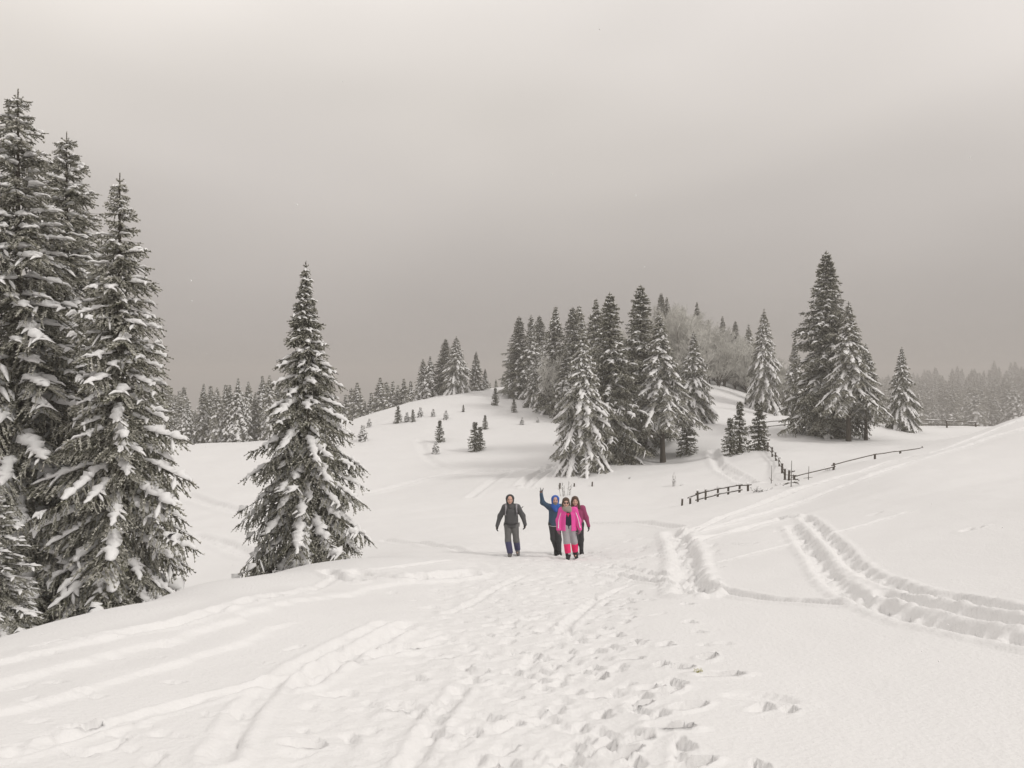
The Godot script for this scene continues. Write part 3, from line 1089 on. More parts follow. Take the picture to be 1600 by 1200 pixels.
	# young spruces scattered on the hillside: bearing, tip, foot, white or green
	for t in [[567, 665, 690, 1, "young spruce on a snow mound low on the left of the hillside"], [577, 655, 668, 1, "small whitened spruce at the left brow of the hillside"], [622, 635, 662, 0, "darkest small spruce below the left end of the brow"], [636, 645, 660, 1, "tiny whitened spruce right of the darkest small one"],
			[645, 640, 659, 0, "tiny green spruce in the row below the brow"], [657, 637, 652, 1, "small white spruce below the grey brow spruce"], [677, 640, 652, 1, "tiny white spruce below the dark brow spruce"], [697, 642, 656, 1, "tiny white spruce below the broad brow spruce"],
			[724, 633, 644, 0, "tiny green spruce close below the brow"], [687, 657, 691, 0, "single green young spruce in the middle of the hillside"], [681, 690, 709, 1, "snow buried small spruce below the single green one"], [742, 660, 706, 0, "bushiest young spruce on the hillside"], [750, 668, 704, 0, "twin of the bushiest young spruce, leaning into it"],
			[758, 650, 672, 0, "young spruce just behind the bushiest one"], [774, 607, 634, 0, "young spruce below the right end of the brow"], [803, 624, 645, 0, "young spruce left of the knoll cluster"], [816, 652, 664, 1, "snow cone spruce below the knoll cluster"], [840, 652, 661, 1, "smallest snow cone spruce below the knoll cluster"],
			[873, 640, 657, 0, "small spruce left of the white laden spruce"], [1212, 640, 650, 1, "small white spruce right of the frosted wood"], [1165, 622, 632, 0, "small dark spruce at the lower edge of the frosted wood"]]:
		var p := sight(t[0], t[2], 45.0)
		tree("young_white" if t[3] == 1 else "young", p.x, p.z, (t[2] - t[1]) / FOC * p.z, t[4], "young spruces scattered on the hillside", "young_spruce", 1.25 if t[3] == 1 else 1.1)
	# the belt of spruces beyond the left field
	var belt := "spruces beyond the left field"
	var i := 0
	var belt_list := [[292, 622], [305, 640], [318, 598], [330, 612], [339, 604], [359, 600], [372, 590], [388, 595], [399, 612], [410, 586], [421, 585], [434, 594], [446, 612], [276, 640], [262, 632], [240, 626]]
	for t in belt_list:
		var near := i % 2 == 0
		tree_at(["far_c", "far_a", "far_b"][i % 3], t[0], t[1], 82.0 + (0.0 if near else 7.0) + rng.randf() * 3.0, "rime covered spruce beyond the left field, %s from the left in its belt" % place_in(belt_list, t), belt, "spruce_tree", rng.randf_range(1.0, 1.25))
		i += 1
	var hazy_list := [[470, 612], [500, 618], [540, 615], [558, 596], [570, 625], [580, 612], [594, 588], [605, 600], [614, 594], [622, 600], [631, 590], [642, 594], [652, 600], [585, 630], [548, 630], [635, 612], [775, 592], [766, 598]]
	for t in hazy_list:
		tree_at(["far_c", "far_a", "far_b"][i % 3], t[0], t[1], 128.0 + rng.randf() * 18.0, "hazy rimed spruce behind the brow of the hill, %s from the left" % place_in(hazy_list, t), "hazy spruces behind the hill brow", "spruce_tree", rng.randf_range(1.0, 1.3))
		i += 1
	# the frosted wood on the knoll
	var crest := Curve.new()
	crest.min_value = 0.0
	crest.max_value = 1000.0
	for q in [[0.0, 490], [0.13, 474], [0.24, 472], [0.38, 492], [0.52, 510], [0.7, 524], [0.84, 556], [1.0, 598]]:
		crest.add_point(Vector2(q[0], q[1]))
	for j in 135:
		var f := rng.randf()
		var bx := 1000.0 + 262.0 * f
		var d := rng.randf_range(93, 119)
		var tip: float = crest.sample(f) + 95.0 * pow(rng.randf(), 1.3) * smoothstep(121.0, 96.0, d)
		var x := (bx - 800.0) / FOC * d
		var tall := clampf(-(tip - 600.0) / FOC * d - ground(x, d), 3.6, 9.5)
		tree("bare_%d" % (j % 3), x, d, tall, "leafless tree white with rime in the wood on the knoll", "rimed trees of the wooded knoll", "rimed_tree", clampf(6.0 / tall, 0.95, 1.4))
	var gap_list := [[876, 560, 80], [890, 575, 79], [925, 545, 82], [938, 560, 80], [965, 560, 84], [862, 590, 86], [985, 570, 90]]
	for t in gap_list:
		tree_at("bare_%d" % (int(t[0]) % 3), t[0], t[1] - 10.0, t[2], "rimed leafless tree between the middle spruces, %s of them from the left" % place_in(gap_list, t), "rimed trees of the middle group", "rimed_tree", 1.1)
	# the far slope on the right, fading into the cloud
	for j in 44:
		var bx := rng.randf_range(225, 650)
		var d := rng.randf_range(96, 125) if bx < 440.0 else rng.randf_range(138, 165)
		var x := (bx - 800.0) / FOC * d
		tree(["far_white", "far_c", "far_a"][j % 3], x, d, clampf((rng.randf_range(-35.0, 0.0) + lerpf(2.0, 6.0, (bx - 225.0) / 425.0)) / FOC * d - ground(x, d), 5.0, 17.0), "hazy rimed spruce filling the wood behind the left field", "rimed wood behind the left field", "spruce_tree", rng.randf_range(1.1, 1.4))
	for j in 270:
		var d := rng.randf_range(300, 540)
		var bx := rng.randf_range(1372, 1710)
		var x := (bx - 800.0) / FOC * d
		var tip := 572.0 - (bx - 1400.0) * 0.07 + 70.0 * rng.randf() * smoothstep(540.0, 380.0, d)
		var tall := clampf(-(tip - 600.0) / FOC * d - ground(x, d), 9.0, 19.0)
		tree(["far_white", "far_c", "far_white", "far_a"][j % 4], x, d, tall, "rimed spruce of the misty wood on the far right slope", "spruces of the misty wood on the right", "spruce_tree", rng.randf_range(1.1, 1.5))


# ------------------------------------------------------------------ fences
func stick(T: Tris, a: Vector3, b: Vector3, ra: float, rb: float, sides := 6, rough := 0.12) -> void:
	var dir := (b - a).normalized()
	var u := dir.cross(Vector3(0.31, 0.2, 0.93)).normalized()
	var w := u.cross(dir).normalized()
	var A := PackedVector3Array()
	var B := PackedVector3Array()
	for k in sides:
		var f := u * cos(TAU * k / sides) + w * sin(TAU * k / sides)
		A.append(a + f * ra * rng.randf_range(1.0 - rough, 1.0 + rough))
		B.append(b + f * rb * rng.randf_range(1.0 - rough, 1.0 + rough))
	for k in sides:
		var j := (k + 1) % sides
		T.tri(A[k], B[j], B[k], Color.WHITE)
		T.tri(A[k], A[j], B[j], Color.WHITE)
		T.tri(b, B[k], B[j], Color.WHITE)
		T.tri(a, A[j], A[k], Color.WHITE)


func fence_post(o: Node3D, foot: Vector3, high: float, r: float, cap := true) -> void:
	var T := Tris.new()
	var lean := Vector3(rng.randf_range(-0.05, 0.05), 0, rng.randf_range(-0.05, 0.05))
	var top := foot + Vector3(0, high, 0) + lean
	stick(T, foot - Vector3(0, 0.35, 0), top, r, r * 0.85)
	var p := part("post", T.mesh(), M.old_wood, o)
	if cap:
		var S := Tris.new()
		snow_roll(S, [top + Vector3(-r * 1.3, 0.0, 0), top + Vector3(-r * 0.6, 0.02, 0.01), top + Vector3(r * 0.4, 0.03, 0), top + Vector3(r * 1.3, 0, 0)], [0.01, r * 1.15, r * 1.2, 0.01], 0.9, 6)
		part("snow_cap", S.mesh(), M.snow_clump, p)


func fence_rail(o: Node3D, a: Vector3, b: Vector3, r: float, snow := 0.5) -> void:
	var T := Tris.new()
	var n := 3
	var last := a
	for i in n:
		var q := a.lerp(b, float(i + 1) / n) + Vector3(0, rng.randf_range(-0.02, 0.02) if i < n - 1 else 0.0, 0)
		stick(T, last, q, r, r * 0.95, 5, 0.08)
		last = q
	var p := part("rail", T.mesh(), M.old_wood, o)
	var at := 0.0
	while at < 0.95:
		var to := minf(at + rng.randf_range(0.15, 0.5), 1.0)
		if rng.randf() < snow:
			var S := Tris.new()
			var pts := []
			var ws := []
			for j in 6:
				pts.append(a.lerp(b, lerpf(at, to, j / 5.0)) + Vector3(0, r * 0.9, 0))
				ws.append(0.01 if j == 0 or j == 5 else r * rng.randf_range(0.9, 1.6))
			snow_roll(S, pts, ws, 0.9, 6)
			part("snow_cap", S.mesh(), M.snow_clump, p)
		at = to + 0.02


# posts: bearing and dip of foot, dip of the top, distance
func fence(label: String, posts: Array, rails: Array, r: float, snow: float, cap := true) -> void:
	var first: Array = posts[0]
	var base := at_world(px(first[0], first[1], first[3]))
	base.y = ground(base.x, -base.z) + EYE
	var o := thing("pasture_fence", label, "fence", base, 0.0, "old wooden pasture fences")
	var feet := []
	for t in posts:
		var x: float = (t[0] - 800.0) / FOC * t[3]
		var f := spot(x, t[3]) - base
		feet.append(f)
		fence_post(o, f, maxf((t[1] - t[2]) / FOC * t[3], 0.2), r, cap)
	for q in rails:      # from post, to post, height at each end, overhang
		var a: Vector3 = feet[q[0]] + Vector3(0, q[2], 0.03)
		var b: Vector3 = feet[q[1]] + Vector3(0, q[3], 0.03)
		var over := (b - a).normalized() * 0.15
		fence_rail(o, a - over, b + over, r * 0.42, snow)


func build_fences() -> void:
	rng.seed = 900
	fence("low row of snow capped fence posts with thin rails beside the junction of the tracks", [[1065, 787, 776, 39.5], [1078.5, 784, 775, 39.5], [1091, 786, 769, 39.3], [1102.5, 785, 769, 39.2], [1121, 783, 768, 39.0], [1138, 779, 767, 38.8], [1155, 774, 761, 38.6], [1169, 768, 757, 38.5]],
		[[1, 3, 0.34, 0.42], [2, 4, 0.42, 0.40], [2, 4, 0.12, 0.14], [4, 6, 0.40, 0.36], [4, 6, 0.13, 0.12], [6, 7, 0.36, 0.30]], 0.06, 0.95)
	fence("short fence running away uphill from the bare saplings to the young spruce", [[1232, 743, 727, 41.0], [1226, 741, 724, 41.8], [1222, 726, 711, 45.0], [1218, 716, 703, 47.0], [1213, 709, 696, 48.5], [1207, 703, 688, 50.0], [1200, 694, 680, 52.0], [1195, 688, 672, 53.5]],
		[[1, 3, 0.42, 0.40], [1, 3, 0.2, 0.2], [3, 5, 0.42, 0.45], [3, 5, 0.2, 0.2], [5, 7, 0.45, 0.5], [5, 7, 0.22, 0.25]], 0.065, 0.6)
	fence("single rail fence sinking into the snow along the right hand tracks", [[1240, 746, 740, 40.5], [1302, 731, 720, 42.0], [1367, 714, 707, 44.0], [1407, 705, 699, 45.5], [1440, 698, 695, 47.0]],
		[[0, 1, 0.16, 0.16], [1, 2, 0.26, 0.26], [2, 3, 0.26, 0.24], [3, 4, 0.24, 0.12]], 0.065, 0.3, false)
	fence("two rail fence across the back of the pasture behind the spruces", [[1194, 675, 660, 63.5], [1235, 672, 659, 64.5], [1285, 668, 654, 66.0], [1340, 666, 652, 68.0], [1393, 666, 652, 70.0], [1431, 667, 654, 71.0], [1480, 668, 657, 72.0], [1525, 668, 661, 73.0]],
		[[0, 1, 0.62, 0.62], [0, 1, 0.28, 0.28], [1, 2, 0.62, 0.62], [1, 2, 0.28, 0.28], [2, 3, 0.62, 0.62], [2, 3, 0.28, 0.28], [3, 4, 0.62, 0.62], [3, 4, 0.28, 0.28], [4, 5, 0.62, 0.62], [4, 5, 0.28, 0.28], [5, 6, 0.62, 0.6], [5, 6, 0.28, 0.25], [6, 7, 0.6, 0.4], [6, 7, 0.25, 0.1]], 0.075, 0.15, false)


# ------------------------------------------------------------------ people
# A figure is a field of tapered limbs joined by a smooth minimum; the surface is drawn as surface nets.
# limb: [from, to, radius at from, radius at to, depth factor]
func limb(a: Vector3, b: Vector3, ra: float, rb: float, flat := 1.0) -> Array:
	return [a, b, ra, rb, flat]


func blob(limbs: Array, cell: float, k: float, cuts := [], holes := []) -> ArrayMesh:
	var lo := Vector3(1e9, 1e9, 1e9)
	var hi := -lo
	for l in limbs:
		var r := Vector3.ONE * maxf(l[2], l[3])
		lo = lo.min(l[0] - r).min(l[1] - r)
		hi = hi.max(l[0] + r).max(l[1] + r)
	var pad := Vector3.ONE * (3.0 * cell)
	lo -= pad
	hi += pad
	var nx := int((hi.x - lo.x) / cell) + 2
	var ny := int((hi.y - lo.y) / cell) + 2
	var nz := int((hi.z - lo.z) / cell) + 2
	var E := PackedFloat32Array()
	E.resize(nx * ny * nz)
	var band := 3.0 * cell + 2.0 * k
	for l in limbs:
		var a: Vector3 = l[0]
		var b: Vector3 = l[1]
		var ra: float = l[2]
		var rb: float = l[3]
		var fl: float = 1.0 / l[4]
		var reach := Vector3.ONE * (maxf(ra, rb) + band)
		var p0 := ((a.min(b) - reach - lo) / cell).max(Vector3.ZERO)
		var p1 := ((a.max(b) + reach - lo) / cell).min(Vector3(nx - 1, ny - 1, nz - 1))
		var ab := b - a
		ab.z *= fl
		var inv := 1.0 / maxf(ab.length_squared(), 1e-9)
		for z in range(int(p0.z), int(p1.z) + 1):
			for y in range(int(p0.y), int(p1.y) + 1):
				var q := Vector3(lo.x - a.x, lo.y + y * cell - a.y, (lo.z + z * cell - a.z) * fl)
				var at := (z * ny + y) * nx
				for x in range(int(p0.x), int(p1.x) + 1):
					var g := Vector3(q.x + x * cell, q.y, q.z)
					var t := clampf(g.dot(ab) * inv, 0.0, 1.0)
					var dd := (g - ab * t).length() - ra - (rb - ra) * t
					if dd < band:
						E[at + x] += exp(-dd / k)
	# to distances
	var n := E.size()
	for i in n:
		E[i] = -k * log(E[i]) if E[i] > 1e-20 else 1.0
	if cuts.size() or holes.size():
		for z in nz:
			for y in ny:
				for x in nx:
					var i := (z * ny + y) * nx + x
					if E[i] < 3.0 * cell:
						var p := lo + Vector3(x, y, z) * cell
						for c in cuts:
							E[i] = maxf(E[i], (p - c[0]).dot(c[1]))
						for h in holes:
							var q: Vector3 = (p - h[0]) / h[1]
							E[i] = maxf(E[i], (1.0 - q.length()) * minf(h[1].x, minf(h[1].y, h[1].z)))
	# surface nets
	var idx := PackedInt32Array()
	idx.resize(n)
	idx.fill(-1)
	var V := PackedVector3Array()
	var N := PackedVector3Array()
	var off := [0, 1, nx, nx + 1, nx * ny, nx * ny + 1, nx * ny + nx, nx * ny + nx + 1]
	var sx := nx
	var sz := nx * ny
	for z in nz - 1:
		for y in ny - 1:
			for x in nx - 1:
				var i := z * sz + y * sx + x
				var e0 := E[i]
				if e0 > 2.0 * cell or e0 < -2.0 * cell:
					continue
				var e: Array[float] = [e0, E[i + 1], E[i + sx], E[i + sx + 1], E[i + sz], E[i + sz + 1], E[i + sz + sx], E[i + sz + sx + 1]]
				var inside := 0
				for v in e:
					if v < 0.0:
						inside += 1
				if inside == 0 or inside == 8:
					continue
				var s := Vector3.ZERO
				var c := 0
				for m in [[0, 1], [2, 3], [4, 5], [6, 7], [0, 2], [1, 3], [4, 6], [5, 7], [0, 4], [1, 5], [2, 6], [3, 7]]:
					var ea: float = e[m[0]]
					var eb: float = e[m[1]]
					if (ea < 0.0) != (eb < 0.0):
						var t := ea / (ea - eb)
						var pa := Vector3(m[0] & 1, (m[0] >> 1) & 1, m[0] >> 2)
						var pb := Vector3(m[1] & 1, (m[1] >> 1) & 1, m[1] >> 2)
						s += pa.lerp(pb, t)
						c += 1
				idx[i] = V.size()
				V.append(lo + (Vector3(x, y, z) + s / c) * cell)
				N.append(Vector3(e[1] + e[3] + e[5] + e[7] - e[0] - e[2] - e[4] - e[6], e[2] + e[3] + e[6] + e[7] - e[0] - e[1] - e[4] - e[5], e[4] + e[5] + e[6] + e[7] - e[0] - e[1] - e[2] - e[3]).normalized())
	var I := PackedInt32Array()
	for z in range(1, nz - 1):
		for y in range(1, ny - 1):
			for x in range(1, nx - 1):
				var i := z * sz + y * sx + x
				if idx[i] < 0:
					continue
				var neg := E[i] < 0.0
				for ax in 3:
					var st: int = [1, sx, sz][ax]
					if (E[i + st] < 0.0) == neg:
						continue
					var u: int = [sx, sz, 1][ax]
					var w: int = [sz, 1, sx][ax]
					var a := idx[i]
					var b := idx[i - u]
					var c := idx[i - u - w]
					var d := idx[i - w]
					if a < 0 or b < 0 or c < 0 or d < 0:
						continue
					if neg:
						I.append_array([a, c, b, a, d, c])
					else:
						I.append_array([a, b, c, a, c, d])
	var arr := []
	arr.resize(Mesh.ARRAY_MAX)
	arr[Mesh.ARRAY_VERTEX] = V
	arr[Mesh.ARRAY_NORMAL] = N
	arr[Mesh.ARRAY_INDEX] = I
	var m := ArrayMesh.new()
	m.add_surface_from_arrays(Mesh.PRIMITIVE_TRIANGLES, arr)
	return m


var cloth_n: NoiseTexture2D

func cloth(lin: Color, rough := 0.8) -> StandardMaterial3D:
	var m := mat("cloth", lin, rough, 0.3)
	if cloth_n == null:
		cloth_n = NoiseTexture2D.new()
		var n := FastNoiseLite.new()
		n.frequency = 0.03
		n.fractal_octaves = 4
		cloth_n.noise = n
		cloth_n.width = 256
		cloth_n.height = 256
		cloth_n.seamless = true
	m.heightmap_enabled = true
	m.heightmap_texture = cloth_n
	m.heightmap_scale = 0.7
	m.uv1_triplanar = true
	m.uv1_scale = Vector3(4, 4, 4)
	m.rim_enabled = true
	m.rim = 0.3
	return m


# a gloved hand: five fingers; dir points along the fingers, up towards the thumb's side, nrm out of the back of the hand
func hand_limbs(w: Vector3, dir: Vector3, thumb: Vector3, curl: float, victory := false) -> Array:
	dir = dir.normalized()
	thumb = (thumb - dir * thumb.dot(dir)).normalized()
	var back := thumb.cross(dir).normalized()
	if back.z < 0.0:
		back = -back
	var out := [limb(w - dir * 0.03, w + dir * 0.02, 0.032, 0.03), limb(w + dir * 0.02 + thumb * 0.018, w + dir * 0.075 + thumb * 0.022, 0.022, 0.02), limb(w + dir * 0.02 - thumb * 0.018, w + dir * 0.07 - thumb * 0.024, 0.022, 0.018)]
	for j in 4:
		var across := 0.030 - 0.020 * j
		var long: float = [0.075, 0.084, 0.078, 0.06][j] * (1.25 if victory and j < 2 else 1.0)
		var c := curl
		var spread := (0.10 - 0.07 * j)
		if victory:
			c = 0.05 if j < 2 else 1.9
			spread = 0.42 if j == 0 else (-0.30 if j == 1 else 0.0)
		var root := w + dir * (0.078 if j < 3 else 0.070) + thumb * across
		var d1 := (dir * cos(c * 0.6) - back * sin(c * 0.6) + thumb * spread).normalized()
		var d2 := (dir * cos(c * 1.5) - back * sin(c * 1.5) + thumb * spread).normalized()
		var mid := root + d1 * long * 0.5
		out.append(limb(root, mid, 0.0105, 0.010))
		out.append(limb(mid, mid + d2 * long * 0.5, 0.010, 0.0085))
	var tr := w + dir * 0.02 + thumb * 0.03
	var td := (dir * 0.75 + thumb * 0.65 - back * 0.2).normalized()
	if victory:
		td = (dir * 0.6 - thumb * 0.2 - back * 0.7).normalized()
	out.append(limb(tr, tr + td * 0.035, 0.014, 0.012))
	out.append(limb(tr + td * 0.035, tr + (td * 0.035 + (td + dir * 0.4).normalized() * 0.03), 0.012, 0.009))
	return out


func ball(r: Vector3, c: Vector3) -> ArrayMesh:
	var s := SphereMesh.new()
	s.radius = 1.0
	s.height = 2.0
	s.radial_segments = 14
	s.rings = 8
	var st := SurfaceTool.new()
	st.append_from(s, 0, Transform3D(Basis.from_scale(r), c))
	return st.commit()


func face(body: Node3D, head: Vector3, lips: Material) -> void:
	for s in [-1, 1]:
		part("eye", ball(Vector3(0.012, 0.008, 0.008), head + Vector3(0.033 * s, 0.012, 0.088)), M.eye, body)
		part("eyebrow", ball(Vector3(0.019, 0.005, 0.008), head + Vector3(0.034 * s, 0.034, 0.088)), M.hair, body)
	part("mouth", ball(Vector3(0.022, 0.006, 0.008), head + Vector3(0, -0.058, 0.087)), lips, body)


func body_limbs(J: Dictionary) -> Array:
	var h: Vector3 = J.head
	var nk := Vector3(lerpf(J.sl.x, J.sr.x, 0.5), J.sl.y + 0.04, -0.01)
	return [
		limb(h + Vector3(0, 0.045, -0.012), h + Vector3(0, -0.02, -0.005), 0.088, 0.083), limb(h + Vector3(0, -0.03, 0.02), h + Vector3(0, -0.072, 0.036), 0.068, 0.045),
		limb(nk, h + Vector3(0, -0.06, -0.01), 0.055, 0.052),
		limb(J.sl, J.sr, 0.062, 0.062, 0.9), limb(nk - Vector3(0, 0.10, 0), (J.hl + J.hr) * 0.5 + Vector3(0, 0.05, 0), 0.13, 0.12, 0.75),
		limb(J.hl, J.hr, 0.095, 0.095, 0.9),
		limb(J.sl, J.el, 0.045, 0.036), limb(J.el, J.wl, 0.036, 0.025), limb(J.sr, J.er, 0.045, 0.036), limb(J.er, J.wr, 0.036, 0.025),
		limb(J.wl, J.wl + J.dl * 0.08, 0.024, 0.02), limb(J.wr, J.wr + J.dr * 0.08, 0.024, 0.02),
		limb(J.hl, J.kl, 0.078, 0.052), limb(J.kl, J.al, 0.05, 0.036), limb(J.hr, J.kr, 0.078, 0.052), limb(J.kr, J.ar, 0.05, 0.036),
		limb(J.al, J.al + Vector3(0, -0.05, 0.12), 0.034, 0.028), limb(J.ar, J.ar + Vector3(0, -0.05, 0.12), 0.034, 0.028)]


func head_limbs(h: Vector3) -> Array:       # fine head, drawn over the coarse one
	return [limb(h + Vector3(0, 0.045, -0.012), h + Vector3(0, -0.02, -0.005), 0.091, 0.086), limb(h + Vector3(0, -0.03, 0.02), h + Vector3(0, -0.074, 0.038), 0.07, 0.045),
		limb(h + Vector3(0, 0.012, 0.085), h + Vector3(0, -0.022, 0.100), 0.012, 0.016), limb(h + Vector3(-0.04, -0.02, 0.062), h + Vector3(-0.042, -0.025, 0.062), 0.026, 0.026), limb(h + Vector3(0.04, -0.02, 0.062), h + Vector3(0.042, -0.025, 0.062), 0.026, 0.026),
		limb(h + Vector3(-0.03, 0.036, 0.075), h + Vector3(0.03, 0.036, 0.075), 0.014, 0.014),
		limb(h + Vector3(-0.088, 0.015, -0.01), h + Vector3(-0.086, -0.02, 0.0), 0.015, 0.012), limb(h + Vector3(0.088, 0.015, -0.01), h + Vector3(0.086, -0.02, 0.0), 0.015, 0.012)]


func join(meshes: Array) -> ArrayMesh:
	var st := SurfaceTool.new()
	for m in meshes:
		st.append_from(m, 0, Transform3D())
	return st.commit()


func jacket_limbs(J: Dictionary, loose: float, flare := 0.0) -> Array:
	var mid: Vector3 = (J.hl + J.hr) * 0.5
	var nk := Vector3(lerpf(J.sl.x, J.sr.x, 0.5), J.sl.y, 0.0)
	var w: float = (J.sr.x - J.sl.x) * 0.5
	return [
		limb(J.sl + Vector3(0.02, 0.0, 0), J.sr + Vector3(-0.02, 0.0, 0), 0.078 + loose * 0.5, 0.078 + loose * 0.5, 0.95),
		limb(nk + Vector3(-w * 0.3, -0.14, 0.01), mid + Vector3(-w * 0.28, 0.0, 0), w * 0.66 + loose, w * 0.66 + loose, 0.85),
		limb(nk + Vector3(w * 0.3, -0.14, 0.01), mid + Vector3(w * 0.28, 0.0, 0), w * 0.66 + loose, w * 0.66 + loose, 0.85),
		limb(mid + Vector3(-w * 0.3, 0.10, 0), mid + Vector3(-w * 0.36, -0.08, 0), w * 0.6 + loose, w * 0.66 + loose + flare, 0.85),
		limb(mid + Vector3(w * 0.3, 0.10, 0), mid + Vector3(w * 0.36, -0.08, 0), w * 0.6 + loose, w * 0.66 + loose + flare, 0.85),
		limb(J.sl, J.el, 0.066 + loose, 0.056 + loose), limb(J.el, J.wl, 0.056 + loose, 0.044 + loose * 0.7),
		limb(J.sr, J.er, 0.066 + loose, 0.056 + loose), limb(J.er, J.wr, 0.056 + loose, 0.044 + loose * 0.7)]


func trouser_limbs(J: Dictionary, loose: float) -> Array:
	return [limb(J.hl + Vector3(0, 0.06, 0), J.hr + Vector3(0, 0.06, 0), 0.104, 0.104, 0.9),
		limb(J.hl, J.kl, 0.098 + loose, 0.070 + loose), limb(J.kl, J.al + Vector3(0, 0.06, 0), 0.070 + loose, 0.060 + loose),
		limb(J.hr, J.kr, 0.098 + loose, 0.070 + loose), limb(J.kr, J.ar + Vector3(0, 0.06, 0), 0.070 + loose, 0.060 + loose)]


func boot(parent: Node3D, ankle: Vector3, out: float, m: Material, lift := 0.0) -> void:
	var heel := ankle + Vector3(0, -0.045, -0.05)
	var toe := ankle + Vector3(out, -0.060 - lift, 0.165)
	var b := part("boot", blob([limb(ankle + Vector3(0, 0.12, -0.01), ankle, 0.062, 0.058), limb(heel, ankle + Vector3(out * 0.4, -0.04, 0.06), 0.05, 0.052), limb(ankle + Vector3(out * 0.4, -0.045, 0.06), toe, 0.052, 0.042)], 0.012, 0.012), m, parent)
	part("sole", blob([limb(heel + Vector3(0, -0.035, 0), toe + Vector3(0, -0.03, 0.01), 0.046, 0.046)], 0.012, 0.008, [[heel + Vector3(0, -0.026, 0), Vector3(0, 1, 0)], [heel + Vector3(0, -0.056, 0), Vector3(0, -1, lift)]]), M.rubber, b)


func strap(T: Tris, pts: Array, w: float, t: float) -> void:
	snow_roll(T, pts, [w, w, w, w, w].slice(0, pts.size()), t, 6)


func walker(bx: float, by: float, label: String, J: Dictionary) -> Node3D:
	var p := sight(bx, by, 15.0)
	for k in ["sl", "sr", "el", "er", "wl", "wr", "hl", "hr", "kl", "kr", "al", "ar", "head"]:
		if not J.has(k):
			push_error(k)
	var o := thing("person", label, "person", spot(p.x, p.z) - Vector3(0, 0.03, 0))
	return o


func build_people() -> void:
	rng.seed = 4000
	mat("skin", Color(0.60, 0.37, 0.29), 0.6, 0.4)
	mat("eye", Color(0.02, 0.015, 0.012), 0.3, 0.5)
	mat("hair", Color(0.075, 0.043, 0.026), 0.6, 0.4)
	mat("lips", Color(0.38, 0.13, 0.11), 0.5, 0.4)
	mat("rubber", Color(0.02, 0.02, 0.02), 0.7, 0.3)
	mat("lens_dark", Color(0.012, 0.010, 0.012), 0.12, 0.6)
	var black := cloth(Color(0.022, 0.022, 0.024))
	man_in_grey(black)
	waving_hiker(black)
	woman_in_maroon(black)
	woman_in_pink(black)


